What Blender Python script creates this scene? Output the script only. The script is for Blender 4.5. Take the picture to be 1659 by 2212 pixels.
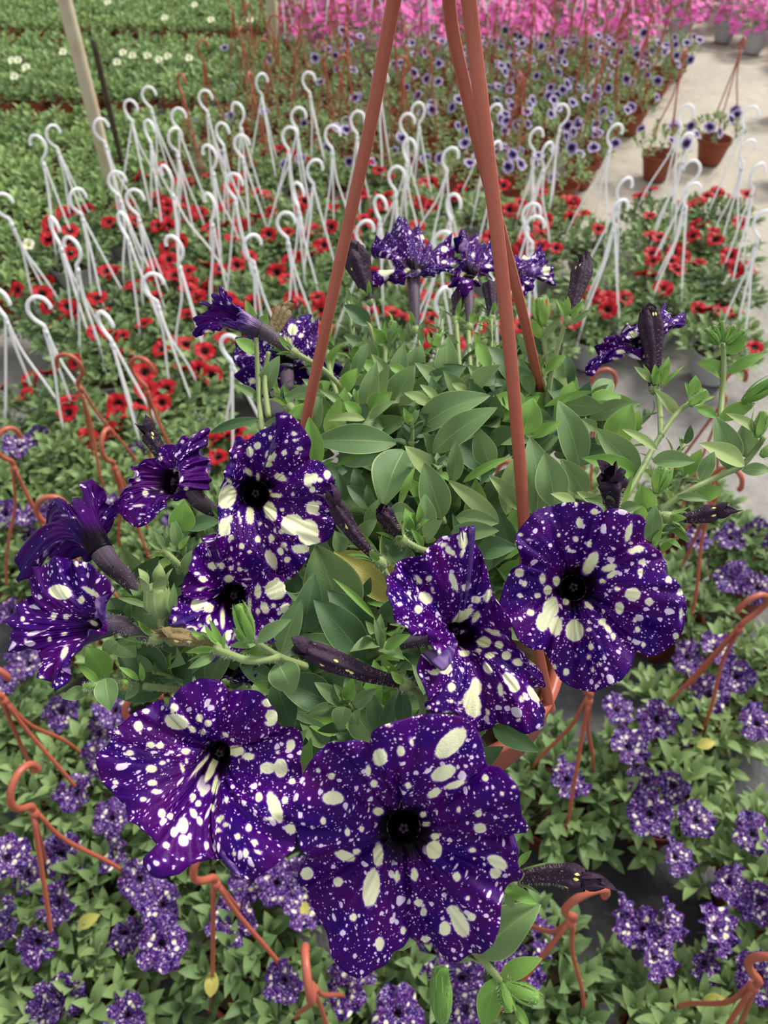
import bpy, math, random
import numpy as np
from mathutils import Vector, Matrix, noise

for _o in list(bpy.data.objects):
    bpy.data.objects.remove(_o)
SC = bpy.context.scene
COL = SC.collection

# ------------------------------------------------------------------ camera
F_PX, CX, CY = 1662.0, 829.5, 1106.0
CAM_H = 1.48
PITCH = math.radians(45.0)
cam_d = bpy.data.cameras.new('camera')
cam = bpy.data.objects.new('camera', cam_d)
COL.objects.link(cam)
cam.location = (0, 0, CAM_H)
cam.rotation_euler = (math.pi / 2 - PITCH, 0, 0)
cam_d.sensor_fit = 'VERTICAL'
cam_d.sensor_height = 34.6
cam_d.lens = F_PX / 2212.0 * 34.6
cam_d.clip_start = 0.02
cam_d.clip_end = 60
cam_d.dof.use_dof = True
cam_d.dof.focus_distance = 0.40
cam_d.dof.aperture_fstop = 13.0
SC.camera = cam

# ------------------------------------------------------------------ light
world = bpy.data.worlds.new('sky')
SC.world = world
world.use_nodes = True
wn = world.node_tree
bg = wn.nodes['Background']
tc = wn.nodes.new('ShaderNodeTexCoord')
sx = wn.nodes.new('ShaderNodeSeparateXYZ')
wr = wn.nodes.new('ShaderNodeValToRGB')
wn.links.new(tc.outputs['Generated'], sx.inputs[0])
wn.links.new(sx.outputs['Z'], wr.inputs[0])
wr.color_ramp.elements[0].position = 0.0
wr.color_ramp.elements[0].color = (0.55, 0.60, 0.62, 1)
wr.color_ramp.elements[1].position = 0.75
wr.color_ramp.elements[1].color = (1.0, 1.0, 1.0, 1)
wn.links.new(wr.outputs[0], bg.inputs[0])
bg.inputs[1].default_value = 0.92
sun_d = bpy.data.lights.new('sun', 'SUN')
sun_d.energy = 4.5
sun_d.angle = math.radians(14)
sun_d.color = (1.0, 0.95, 0.86)
sun = bpy.data.objects.new('sun', sun_d)
COL.objects.link(sun)
sun_dir = Vector((0.62, 0.45, 0.80))          # direction towards the sun
sun.rotation_euler = sun_dir.to_track_quat('Z', 'Y').to_euler()
sun.location = (3, 2, 6)

SC.view_settings.view_transform = 'Standard'
SC.view_settings.look = 'None'
SC.view_settings.gamma = 1
SC.view_settings.use_curve_mapping = False
SC.view_settings.exposure = 0.15

# ------------------------------------------------------------------ helpers
CP, SP = math.cos(PITCH), math.sin(PITCH)

def W(px, py, D):
    """point at distance D along the lens axis seen at a position of the photograph"""
    X = (px - CX) / F_PX * D
    v = (CY - py) / F_PX * D
    return np.array([X, D * CP + v * SP, CAM_H - D * SP + v * CP])

def proj(P):
    P = np.asarray(P, float)
    y = P[..., 1]
    z = P[..., 2] - CAM_H
    D = y * CP - z * SP
    v = y * SP + z * CP
    return CX + P[..., 0] / D * F_PX, CY - v / D * F_PX, D

def ground(px, py, z):
    """point of the horizontal plane at height z seen at a position of the photograph"""
    a = W(px, py, 1.0)
    o = np.array([0, 0, CAM_H])
    t = (z - CAM_H) / (a[2] - CAM_H)
    return o + (a - o) * t

def rgb(r, g, b):
    def f(c):
        c /= 255.0
        return c / 12.92 if c <= 0.04045 else ((c + 0.055) / 1.055) ** 2.4
    return (f(r), f(g), f(b), 1.0)

def unit(v):
    v = np.asarray(v, float)
    n = np.linalg.norm(v)
    return v / n if n > 1e-12 else v

class MB:
    """collects grids into one mesh with uv, material index and scalar attributes"""
    def __init__(self):
        self.v, self.f, self.m, self.uv, self.att = [], [], [], [], {}
        self.n = 0

    def add(self, V, faces, mat=0, uv=None, att=None):
        V = np.asarray(V, float).reshape(-1, 3)
        k = len(V)
        self.v.append(V)
        F = np.asarray(faces, int)
        self.f.append(F + self.n)
        self.m.append(np.full(len(F), mat))
        self.uv.append(np.zeros((k, 2)) if uv is None else np.asarray(uv, float).reshape(-1, 2))
        for key in set(list(self.att) + list(att or {})):
            a = self.att.setdefault(key, [np.zeros(self.n)])
            a.append(np.asarray((att or {}).get(key, np.zeros(k)), float).reshape(-1))
        self.n += k

    def grid(self, P, closed=False, mat=0, uv=None, att=None, flip=False):
        nu, nv = P.shape[:2]
        i = np.arange(nu if closed else nu - 1)[:, None]
        j = np.arange(nv - 1)[None, :]
        i2 = (i + 1) % nu
        a = i * nv + j
        b = i2 * nv + j
        F = np.stack([a, b, b + 1, a + 1], -1).reshape(-1, 4)
        if flip:
            F = F[:, ::-1]
        self.add(P, F, mat, uv, att)

    def build(self, name, mats, parent=None, origin=(0, 0, 0), smooth=True):
        me = bpy.data.meshes.new(name)
        V = np.concatenate(self.v) - np.asarray(origin, float)
        F = np.concatenate(self.f)
        me.vertices.add(len(V))
        me.vertices.foreach_set('co', V.ravel())
        me.loops.add(F.size)
        me.loops.foreach_set('vertex_index', F.ravel().astype(np.int32))
        me.polygons.add(len(F))
        me.polygons.foreach_set('loop_start', (np.arange(len(F)) * 4).astype(np.int32))
        try:
            me.polygons.foreach_set('loop_total', np.full(len(F), 4, np.int32))
        except Exception:
            pass
        me.polygons.foreach_set('material_index', np.concatenate(self.m).astype(np.int32))
        uv = me.uv_layers.new(name='UVMap')
        U = np.concatenate(self.uv)[F.ravel()]
        uv.data.foreach_set('uv', U.ravel())
        for key, lst in self.att.items():
            a = me.attributes.new(key, 'FLOAT', 'POINT')
            arr = np.concatenate(lst)
            if len(arr) < len(V):
                arr = np.concatenate([arr, np.zeros(len(V) - len(arr))])
            a.data.foreach_set('value', arr.astype(np.float32))
        me.update(calc_edges=True)
        me.polygons.foreach_set('use_smooth', np.full(len(F), smooth))
        for m in (mats if isinstance(mats, (list, tuple)) else [mats]):
            me.materials.append(m)
        o = bpy.data.objects.new(name, me)
        COL.objects.link(o)
        if parent is not None:
            o.parent = parent
        return o

def empty(name, loc):
    o = bpy.data.objects.new(name, None)
    o.empty_display_size = 0.02
    o.location = loc
    COL.objects.link(o)
    return o

def tag(o, label=None, cat=None, group=None, kind=None):
    if label: o['label'] = label
    if cat: o['category'] = cat
    if group: o['group'] = group
    if kind: o['kind'] = kind
    return o

def child_copy(src, parent, loc=None, rz=None, scale=None):
    c = src.copy()
    COL.objects.link(c)
    c.parent = parent
    c.matrix_parent_inverse = Matrix.Identity(4)
    if loc is not None: c.location = loc
    if rz is not None: c.rotation_euler = (0, 0, rz) if not isinstance(rz, tuple) else rz
    if scale is not None: c.scale = (scale, scale, scale)
    return c

def smooth_path(pts, n):
    """Catmull-Rom through pts"""
    P = [np.asarray(p, float) for p in pts]
    P = [2 * P[0] - P[1]] + P + [2 * P[-1] - P[-2]]
    out = []
    segs = len(P) - 3
    for k in range(n):
        t = k / (n - 1) * segs
        i = min(int(t), segs - 1)
        t -= i
        a, b, c, d = P[i:i + 4]
        out.append(0.5 * ((2 * b) + (c - a) * t + (2 * a - 5 * b + 4 * c - d) * t * t + (3 * b - a - 3 * c + d) * t ** 3))
    return np.array(out)

def even_path(pts, n):
    """polyline resampled evenly and rounded, without overshoot"""
    P = np.array([np.asarray(p, float) for p in pts])
    c = np.concatenate([[0], np.cumsum(np.linalg.norm(np.diff(P, axis=0), axis=1))])
    t = np.linspace(0, c[-1], n)
    Q = np.stack([np.interp(t, c, P[:, k]) for k in range(3)], -1)
    for _ in range(n // 2):
        Q[1:-1] = Q[1:-1] * .5 + (Q[:-2] + Q[2:]) * .25
    return Q

def frames(P):
    n = len(P)
    T = np.gradient(P, axis=0)
    T = T / np.maximum(np.linalg.norm(T, axis=1, keepdims=True), 1e-9)
    up = np.array([0, 0, 1.0]) if abs(T[0][2]) < 0.9 else np.array([1.0, 0, 0])
    N = [unit(np.cross(np.cross(T[0], up), T[0]))]
    for k in range(1, n):
        v = N[-1] - T[k] * np.dot(N[-1], T[k])
        N.append(unit(v))
    N = np.array(N)
    B = np.cross(T, N)
    return T, N, B

def sweep(mb, P, R, ns=8, mat=0, prof=None, caps=True, att=None):
    P = np.asarray(P, float)
    n = len(P)
    R = np.broadcast_to(np.asarray(R, float), (n,)).copy()
    if caps:                                   # close the ends by shrinking rings
        e = 1e-4
        T0 = unit(P[1] - P[0]); T1 = unit(P[-1] - P[-2])
        P = np.concatenate([[P[0] - T0 * R[0] * .3], P[:1], P[1:-1], P[-1:], [P[-1] + T1 * R[-1] * .3]])
        R = np.concatenate([[R[0] * .02 + e * .01], R, [R[-1] * .02 + e * .01]])
        n = len(P)
    T, N, B = frames(P)
    if prof is None:
        a = np.linspace(0, 2 * math.pi, ns, endpoint=False)
        prof = np.stack([np.cos(a), np.sin(a)], -1)
    G = P[None] + R[None, :, None] * (prof[:, 0][:, None, None] * N[None] + prof[:, 1][:, None, None] * B[None])
    k = len(prof)
    uu = np.repeat(np.linspace(0, 1, k)[:, None], n, 1)
    vv = np.repeat(np.linspace(0, 1, n)[None], k, 0)
    mb.grid(G, closed=True, mat=mat, uv=np.stack([uu, vv], -1))
    return P, R

def fuzz(mb, P, R, count, length, mat, rnd, wid=0.00009):
    """short fine hairs standing off a stem or tube"""
    P = np.asarray(P); R = np.broadcast_to(np.asarray(R, float), (len(P),))
    T, N, B = frames(P)
    V, F = [], []
    for k in range(count):
        t = rnd.random() * (len(P) - 1.001)
        i = int(t); f = t - i
        c = P[i] * (1 - f) + P[i + 1] * f
        r = R[i] * (1 - f) + R[i + 1] * f
        a = rnd.random() * 2 * math.pi
        d = math.cos(a) * N[i] + math.sin(a) * B[i]
        s = unit(np.cross(d, T[i]))
        L = length * rnd.uniform(.5, 1.2)
        dd = unit(d + T[i] * rnd.uniform(-.5, .5) + s * rnd.uniform(-.4, .4))
        b = c + d * r * .9
        q = len(V)
        w = T[i] * wid
        V += [b - w, b + w, b + dd * L + w * .4, b + dd * L - w * .4]
        F.append((q, q + 1, q + 2, q + 3))
    if V:
        mb.add(V, F, mat)

def leaf(mb, B, T, w, N, bow=0.12, fold=0.25, nl=9, nw=4, mat=0, shape=0.85, wav=0.0, seed=0.0, petiole=0.08):
    B = np.asarray(B, float); T = np.asarray(T, float)
    ax = T - B
    L = np.linalg.norm(ax)
    ax = ax / max(L, 1e-9)
    N = np.asarray(N, float)
    N = unit(N - ax * np.dot(N, ax))
    S = np.cross(ax, N)
    t = np.linspace(0, 1, nl)
    s = np.linspace(-1, 1, nw + 1)
    wf = np.sin(np.pi * np.clip(t, 0, 1) ** shape) ** 0.8
    wf = np.maximum(wf, petiole * (1 - t) ** .5)
    wf[-1] = 0.02
    c = B + ax * (L * t)[:, None] + N * (bow * L * np.sin(np.pi * t) + -bow * L * .5 * t * t)[:, None]
    hw = w / 2 * wf
    G = c[None] + s[:, None, None] * hw[None, :, None] * S[None, None]
    lift = fold * (np.abs(s)[:, None] ** 1.3) * hw[None]
    lift = lift + wav * hw.max() * np.sin(t * 9 + seed + s[:, None] * 2)[...] * np.abs(s)[:, None]
    G = G + lift[..., None] * N
    uu = np.repeat((s * .5 + .5)[:, None], nl, 1)
    vv = np.repeat(t[None], nw + 1, 0)
    mb.grid(G, mat=mat, uv=np.stack([uu, vv], -1))

# ------------------------------------------------------------------ materials
def newmat(name):
    m = bpy.data.materials.new(name)
    m.use_nodes = True
    nt = m.node_tree
    return m, nt, nt.nodes['Principled BSDF']

def node(nt, t, **kw):
    n = nt.nodes.new(t)
    for k, v in kw.items():
        if k.startswith('i_'):
            n.inputs[k[2:].replace('_', ' ')].default_value = v
        else:
            setattr(n, k, v)
    return n

def math_n(nt, op, a, b=None, clamp=False):
    n = nt.nodes.new('ShaderNodeMath')
    n.operation = op
    n.use_clamp = clamp
    for i, x in enumerate((a, b)):
        if x is None: continue
        if isinstance(x, (int, float)): n.inputs[i].default_value = x
        else: nt.links.new(x, n.inputs[i])
    return n.outputs[0]

def mix_n(nt, fac, a, b):
    n = nt.nodes.new('ShaderNodeMix')
    n.data_type = 'RGBA'
    for sock, x in ((n.inputs['Factor'], fac), (n.inputs[6], a), (n.inputs[7], b)):
        if isinstance(x, (int, float, tuple)): sock.default_value = x
        else: nt.links.new(x, sock)
    return n.outputs[2]

def translucent_mix(nt, bsdf, col, fac):
    tr = nt.nodes.new('ShaderNodeBsdfTranslucent')
    if isinstance(col, tuple): tr.inputs[0].default_value = col
    else: nt.links.new(col, tr.inputs[0])
    mx = nt.nodes.new('ShaderNodeMixShader')
    mx.inputs[0].default_value = fac
    nt.links.new(bsdf.outputs[0], mx.inputs[1])
    nt.links.new(tr.outputs[0], mx.inputs[2])
    nt.links.new(mx.outputs[0], nt.nodes['Material Output'].inputs['Surface'])

def leaf_material(name, base, light, edge, yellow=None, transl=0.22, bump=0.25, scale=900):
    m, nt, bs = newmat(name)
    uv = node(nt, 'ShaderNodeUVMap')
    sp = node(nt, 'ShaderNodeSeparateXYZ')
    nt.links.new(uv.outputs[0], sp.inputs[0])
    u = math_n(nt, 'ABSOLUTE', math_n(nt, 'MULTIPLY', math_n(nt, 'SUBTRACT', sp.outputs[0], 0.5), 2.0))
    v = sp.outputs[1]
    geo = node(nt, 'ShaderNodeTexCoord')
    nz = node(nt, 'ShaderNodeTexNoise', i_Scale=14.0, i_Detail=3.0)
    nt.links.new(geo.outputs['Object'], nz.inputs['Vector'])
    oi = node(nt, 'ShaderNodeObjectInfo')
    k = math_n(nt, 'ADD', math_n(nt, 'MULTIPLY', nz.outputs[0], 1.3), math_n(nt, 'MULTIPLY', oi.outputs['Random'], .5))
    k = math_n(nt, 'SUBTRACT', k, .45, True)
    col = mix_n(nt, k, base, light)
    if yellow:
        col = mix_n(nt, math_n(nt, 'MULTIPLY', math_n(nt, 'POWER', k, 2.0), .8), col, yellow)
    # midrib and veins
    rib = math_n(nt, 'SUBTRACT', 1.0, math_n(nt, 'MULTIPLY', u, 18.0), True)
    rib = math_n(nt, 'MULTIPLY', rib, math_n(nt, 'SUBTRACT', 1.05, v, True))
    ph = math_n(nt, 'ADD', math_n(nt, 'MULTIPLY', v, 46.0), math_n(nt, 'MULTIPLY', u, -20.0))
    vein = math_n(nt, 'POWER', math_n(nt, 'ABSOLUTE', math_n(nt, 'SINE', ph)), 14.0)
    vein = math_n(nt, 'MULTIPLY', vein, math_n(nt, 'SUBTRACT', 1.0, u))
    col = mix_n(nt, math_n(nt, 'ADD', math_n(nt, 'MULTIPLY', rib, .55), math_n(nt, 'MULTIPLY', vein, .10), True), col, edge)
    eg = math_n(nt, 'MULTIPLY', math_n(nt, 'SUBTRACT', u, .93), 14.0, True)
    col = mix_n(nt, math_n(nt, 'MULTIPLY', eg, .85), col, edge)  # pale leaf margin, strengthened in colour to imitate backlit rims
    nt.links.new(col, bs.inputs['Base Color'])
    bs.inputs['Roughness'].default_value = .55
    bs.inputs['Specular IOR Level'].default_value = .35
    bs.inputs['Sheen Weight'].default_value = .12
    bs.inputs['Sheen Roughness'].default_value = .5
    n2 = node(nt, 'ShaderNodeTexNoise', i_Scale=float(scale), i_Detail=1.0)
    nt.links.new(geo.outputs['Object'], n2.inputs['Vector'])
    hgt = math_n(nt, 'SUBTRACT', math_n(nt, 'MULTIPLY', n2.outputs[0], .5), math_n(nt, 'ADD', rib, math_n(nt, 'MULTIPLY', vein, .5)))
    bp = node(nt, 'ShaderNodeBump', i_Strength=bump, i_Distance=.0006)
    nt.links.new(hgt, bp.inputs['Height'])
    nt.links.new(bp.outputs[0], bs.inputs['Normal'])
    tc_ = mix_n(nt, .5, col, edge)
    translucent_mix(nt, bs, tc_, transl)
    return m

M_leaf = leaf_material('leaf_green', rgb(78, 112, 66), rgb(118, 148, 92), rgb(188, 208, 138), transl=.2)
M_leaf_pale = leaf_material('leaf_pale', rgb(118, 146, 88), rgb(158, 178, 112), rgb(205, 215, 150), transl=.25)
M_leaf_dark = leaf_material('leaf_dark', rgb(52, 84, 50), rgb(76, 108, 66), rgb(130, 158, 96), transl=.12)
M_leaf_bright = leaf_material('leaf_bright', rgb(88, 138, 52), rgb(124, 168, 76), rgb(180, 206, 118), transl=.3)
M_leaf_yellow = leaf_material('leaf_yellow', rgb(150, 150, 70), rgb(190, 178, 90), rgb(205, 205, 140), transl=.25)
M_bgleaf = leaf_material('foliage_green', rgb(70, 102, 56), rgb(136, 160, 100), rgb(172, 192, 130), transl=.2, bump=.1)
M_bgleaf2 = leaf_material('foliage_fresh', rgb(84, 122, 66), rgb(146, 172, 104), rgb(180, 200, 134), transl=.2, bump=.1)
M_stem = leaf_material('stem_green', rgb(112, 132, 78), rgb(140, 158, 100), rgb(160, 170, 120), transl=.05, bump=.1)

def simple(name, col, rough=.5, spec=.5, transl=None, bump=None, var=None):
    m, nt, bs = newmat(name)
    bs.inputs['Base Color'].default_value = col
    bs.inputs['Roughness'].default_value = rough
    bs.inputs['Specular IOR Level'].default_value = spec
    geo = node(nt, 'ShaderNodeTexCoord')
    if var:
        nz = node(nt, 'ShaderNodeTexNoise', i_Scale=float(var[1]), i_Detail=4.0)
        nt.links.new(geo.outputs['Object'], nz.inputs['Vector'])
        c = mix_n(nt, nz.outputs[0], col, var[0])
        nt.links.new(c, bs.inputs['Base Color'])
    if bump:
        n2 = node(nt, 'ShaderNodeTexNoise', i_Scale=float(bump[0]), i_Detail=4.0)
        nt.links.new(geo.outputs['Object'], n2.inputs['Vector'])
        bp = node(nt, 'ShaderNodeBump', i_Strength=float(bump[1]), i_Distance=.002)
        nt.links.new(n2.outputs[0], bp.inputs['Height'])
        nt.links.new(bp.outputs[0], bs.inputs['Normal'])
    if transl:
        translucent_mix(nt, bs, transl[0], transl[1])
    return m

M_hair = simple('white_hair', rgb(205, 208, 190), .6, .2, transl=(rgb(230, 235, 215), .5))
M_terra = simple('terracotta_plastic', rgb(158, 80, 62), .42, .4, var=(rgb(172, 94, 74), 30), bump=(160, .12))
M_terra_far = simple('terracotta_pot', rgb(150, 78, 54), .55, .3, var=(rgb(120, 60, 42), 12))
M_white = simple('white_plastic', rgb(250, 251, 254), .4, .5, transl=(rgb(252, 253, 255), .35))
M_wpot = simple('pale_grey_pot', rgb(190, 192, 194), .5, .4, var=(rgb(165, 168, 172), 9))
M_soil = simple('potting_soil', rgb(48, 38, 30), .95, .1, var=(rgb(80, 62, 46), 90), bump=(120, .9))
def tube_mat():
    m, nt, bs = newmat('dusky_tube')
    geo = node(nt, 'ShaderNodeTexCoord')
    uv = node(nt, 'ShaderNodeUVMap')
    mp = node(nt, 'ShaderNodeMapping'); mp.inputs['Scale'].default_value = (26, 1.5, 1)
    nt.links.new(uv.outputs[0], mp.inputs[0])
    nz = node(nt, 'ShaderNodeTexNoise', i_Scale=1.0, i_Detail=3.0)
    nt.links.new(mp.outputs[0], nz.inputs['Vector'])
    c = mix_n(nt, math_n(nt, 'POWER', nz.outputs[0], 1.5), rgb(46, 34, 52), rgb(112, 96, 110))
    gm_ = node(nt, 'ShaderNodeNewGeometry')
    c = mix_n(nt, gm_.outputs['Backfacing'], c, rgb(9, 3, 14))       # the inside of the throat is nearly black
    nt.links.new(c, bs.inputs['Base Color'])
    bs.inputs['Roughness'].default_value = .55
    bs.inputs['Specular IOR Level'].default_value = .2
    bp = node(nt, 'ShaderNodeBump', i_Strength=.3, i_Distance=.001)
    nt.links.new(nz.outputs[0], bp.inputs['Height'])
    nt.links.new(bp.outputs[0], bs.inputs['Normal'])
    return m
M_tube = tube_mat()
M_wilt = simple('withered_petal', rgb(28, 14, 34), .6, .2, var=(rgb(66, 46, 66), 60), bump=(420, .6))
M_wilt_brown = simple('withered_brown', rgb(96, 84, 62), .7, .2, var=(rgb(140, 120, 84), 60), bump=(400, .6))
M_yellow = simple('yellow_fleck', rgb(222, 214, 130), .6, .3)
M_pole = simple('chalky_pole', rgb(205, 198, 178), .8, .2, var=(rgb(170, 150, 118), 18), bump=(40, .3))
M_stick = simple('dark_wood', rgb(88, 78, 66), .85, .1, var=(rgb(50, 44, 38), 30), bump=(60, .4))

def dot_layer(nt, vec, scale, keep, rlo, rhi, soft):
    vo = node(nt, 'ShaderNodeTexVoronoi', voronoi_dimensions='2D', i_Scale=scale, i_Randomness=.9)
    nt.links.new(vec, vo.inputs['Vector'])
    sc = node(nt, 'ShaderNodeSeparateColor')
    nt.links.new(vo.outputs['Color'], sc.inputs[0])
    sel = math_n(nt, 'LESS_THAN', sc.outputs[0], keep)
    rad = math_n(nt, 'ADD', math_n(nt, 'MULTIPLY', math_n(nt, 'POWER', sc.outputs[1], 1.6), rhi - rlo), rlo)
    d = math_n(nt, 'SUBTRACT', rad, vo.outputs['Distance'])
    m = math_n(nt, 'MULTIPLY', math_n(nt, 'ADD', math_n(nt, 'DIVIDE', d, soft), .5, True), sel)
    h = math_n(nt, 'MULTIPLY', math_n(nt, 'ADD', math_n(nt, 'DIVIDE', d, soft * 3.0), .9, True), sel)
    return m, h

def speckled(name, dens=1.0, eye=.13, seedoff=0.0):
    m, nt, bs = newmat(name)
    uv = node(nt, 'ShaderNodeUVMap')
    nz = node(nt, 'ShaderNodeTexNoise', noise_dimensions='2D', i_Scale=9.0, i_Detail=2.0)
    off = node(nt, 'ShaderNodeVectorMath', operation='ADD')
    off.inputs[1].default_value = (seedoff, seedoff * .7, 0)
    nt.links.new(uv.outputs[0], off.inputs[0])
    nt.links.new(off.outputs[0], nz.inputs['Vector'])
    sub = node(nt, 'ShaderNodeVectorMath', operation='SUBTRACT'); sub.inputs[1].default_value = (.5, .5, .5)
    nt.links.new(nz.outputs['Color'], sub.inputs[0])
    scl = node(nt, 'ShaderNodeVectorMath', operation='SCALE'); scl.inputs['Scale'].default_value = .05
    nt.links.new(sub.outputs[0], scl.inputs[0])
    add = node(nt, 'ShaderNodeVectorMath', operation='ADD')
    nt.links.new(off.outputs[0], add.inputs[0]); nt.links.new(scl.outputs[0], add.inputs[1])
    vec = add.outputs[0]
    layers = [(36, .13 * dens, .05, .26, .10), (21, .21 * dens, .06, .30, .08), (12.0, .17 * dens, .10, .34, .06), (7.0, .055 * dens, .16, .36, .04)]
    M = H = None
    for l in layers:
        a, b = dot_layer(nt, vec, *l)
        M = a if M is None else math_n(nt, 'MAXIMUM', M, a)
        H = b if H is None else math_n(nt, 'MAXIMUM', H, b)
    at = node(nt, 'ShaderNodeAttribute', attribute_name='blotch')
    n3 = node(nt, 'ShaderNodeTexNoise', noise_dimensions='2D', i_Scale=22.0, i_Detail=3.0)
    nt.links.new(uv.outputs[0], n3.inputs['Vector'])
    bl = math_n(nt, 'ADD', at.outputs['Fac'], math_n(nt, 'MULTIPLY', math_n(nt, 'SUBTRACT', n3.outputs[0], .5), .55))
    bm = math_n(nt, 'MULTIPLY', bl, 4.0, True)
    bh = math_n(nt, 'ADD', math_n(nt, 'MULTIPLY', bl, 2.6), .75, True)
    bh = math_n(nt, 'MULTIPLY', bh, math_n(nt, 'GREATER_THAN', at.outputs['Fac'], -.55))
    sa = node(nt, 'ShaderNodeAttribute', attribute_name='sdist')
    inner = math_n(nt, 'MULTIPLY', math_n(nt, 'SUBTRACT', math_n(nt, 'ADD', sa.outputs['Fac'], math_n(nt, 'MULTIPLY', math_n(nt, 'SUBTRACT', nz.outputs[0], .5), .16)), eye), 6.0, True)   # dark eye of the flower
    M = math_n(nt, 'MAXIMUM', math_n(nt, 'MULTIPLY', M, inner), bm)
    H = math_n(nt, 'MAXIMUM', math_n(nt, 'MULTIPLY', H, inner), bh)
    n4 = node(nt, 'ShaderNodeTexNoise', noise_dimensions='2D', i_Scale=2.2, i_Detail=4.0)
    nt.links.new(uv.outputs[0], n4.inputs['Vector'])
    deep = mix_n(nt, math_n(nt, 'SUBTRACT', math_n(nt, 'MULTIPLY', n4.outputs[0], 2.4), .7, True), rgb(32, 0, 92), rgb(66, 0, 90))
    deep = mix_n(nt, math_n(nt, 'SUBTRACT', 1.0, inner), deep, rgb(10, 2, 16))
    hal = mix_n(nt, math_n(nt, 'MULTIPLY', H, .55), deep, rgb(116, 40, 172))
    n5 = node(nt, 'ShaderNodeTexNoise', noise_dimensions='2D', i_Scale=5.0, i_Detail=1.0)
    nt.links.new(uv.outputs[0], n5.inputs['Vector'])
    cream = mix_n(nt, bm, rgb(214, 200, 222), rgb(226, 228, 190))
    cream = mix_n(nt, math_n(nt, 'MULTIPLY', math_n(nt, 'SUBTRACT', .45, sa.outputs['Fac'], True), 1.6, True), cream, rgb(206, 208, 140))
    col = mix_n(nt, math_n(nt, 'POWER', M, 1.2), hal, cream)
    nt.links.new(col, bs.inputs['Base Color'])
    bs.inputs['Roughness'].default_value = .42
    bs.inputs['Specular IOR Level'].default_value = .10
    bs.inputs['Sheen Tint'].default_value = rgb(150, 90, 220)
    n6 = node(nt, 'ShaderNodeTexNoise', noise_dimensions='2D', i_Scale=60.0, i_Detail=3.0)
    nt.links.new(uv.outputs[0], n6.inputs['Vector'])
    bp = node(nt, 'ShaderNodeBump', i_Strength=.35, i_Distance=.0007)
    nt.links.new(math_n(nt, 'ADD', n6.outputs[0], math_n(nt, 'MULTIPLY', n3.outputs[0], .8)), bp.inputs['Height'])
    nt.links.new(bp.outputs[0], bs.inputs['Normal'])
    translucent_mix(nt, bs, col, .10)
    return m

M_petal = speckled('speckled_petal', dens=1.2)
M_petal_plain = speckled('sparsely_speckled_petal', dens=.3, seedoff=1.7)
M_petal_b = speckled('speckled_petal_dense', dens=1.45, seedoff=7.3)
M_petal_far = speckled('speckled_petal_far', dens=1.8, eye=.02, seedoff=3.1)

def petal_back():
    m, nt, bs = newmat('petal_back')
    uv = node(nt, 'ShaderNodeUVMap')
    n1 = node(nt, 'ShaderNodeTexNoise', noise_dimensions='2D', i_Scale=9.0, i_Detail=3.0)
    nt.links.new(uv.outputs[0], n1.inputs['Vector'])
    sa = node(nt, 'ShaderNodeAttribute', attribute_name='sdist')
    a = math_n(nt, 'MULTIPLY', math_n(nt, 'SUBTRACT', n1.outputs[0], .5), 5.0, True)
    c = mix_n(nt, a, rgb(64, 36, 104), rgb(150, 116, 168))
    c = mix_n(nt, math_n(nt, 'MULTIPLY', math_n(nt, 'SUBTRACT', .55, sa.outputs['Fac']), 2.2, True), c, rgb(62, 50, 70))
    nt.links.new(c, bs.inputs['Base Color'])
    bs.inputs['Roughness'].default_value = .5
    bs.inputs['Specular IOR Level'].default_value = .25
    return m
M_pback = petal_back()

def zoned(name, stops, transl=.15):
    """petal colour running from throat to margin"""
    m, nt, bs = newmat(name)
    sa = node(nt, 'ShaderNodeAttribute', attribute_name='sdist')
    uv = node(nt, 'ShaderNodeUVMap')
    nz = node(nt, 'ShaderNodeTexNoise', noise_dimensions='2D', i_Scale=14.0, i_Detail=2.0)
    nt.links.new(uv.outputs[0], nz.inputs['Vector'])
    x = math_n(nt, 'ADD', sa.outputs['Fac'], math_n(nt, 'MULTIPLY', math_n(nt, 'SUBTRACT', nz.outputs[0], .5), .18))
    r = node(nt, 'ShaderNodeValToRGB')
    nt.links.new(x, r.inputs[0])
    el = r.color_ramp.elements
    while len(el) < len(stops): el.new(.5)
    for e, (p, c) in zip(el, stops):
        e.position = p; e.color = c
    nt.links.new(r.outputs[0], bs.inputs['Base Color'])
    bs.inputs['Roughness'].default_value = .55
    bs.inputs['Specular IOR Level'].default_value = .25
    translucent_mix(nt, bs, r.outputs[0], transl)
    return m
M_red = zoned('red_petal', [(0, rgb(12, 2, 6)), (.12, rgb(24, 2, 8)), (.28, rgb(96, 6, 16)), (.5, rgb(176, 14, 30)), (1, rgb(178, 16, 34))], .25)
M_pw = zoned('violet_edged_petal', [(0, rgb(16, 6, 30)), (.3, rgb(44, 18, 84)), (.5, rgb(84, 60, 130)), (.68, rgb(152, 136, 182)), (1, rgb(200, 190, 212))], .15)
M_pink = zoned('pink_petal', [(0, rgb(220, 100, 180)), (.3, rgb(228, 114, 194)), (1, rgb(234, 140, 206))], .25)
M_cream = zoned('cream_petal', [(0, rgb(150, 170, 70)), (.25, rgb(226, 228, 180)), (1, rgb(240, 240, 222))], .2)
M_mauve = zoned('mauve_petal', [(0, rgb(90, 40, 120)), (.3, rgb(150, 100, 180)), (1, rgb(206, 170, 214))], .2)

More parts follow.
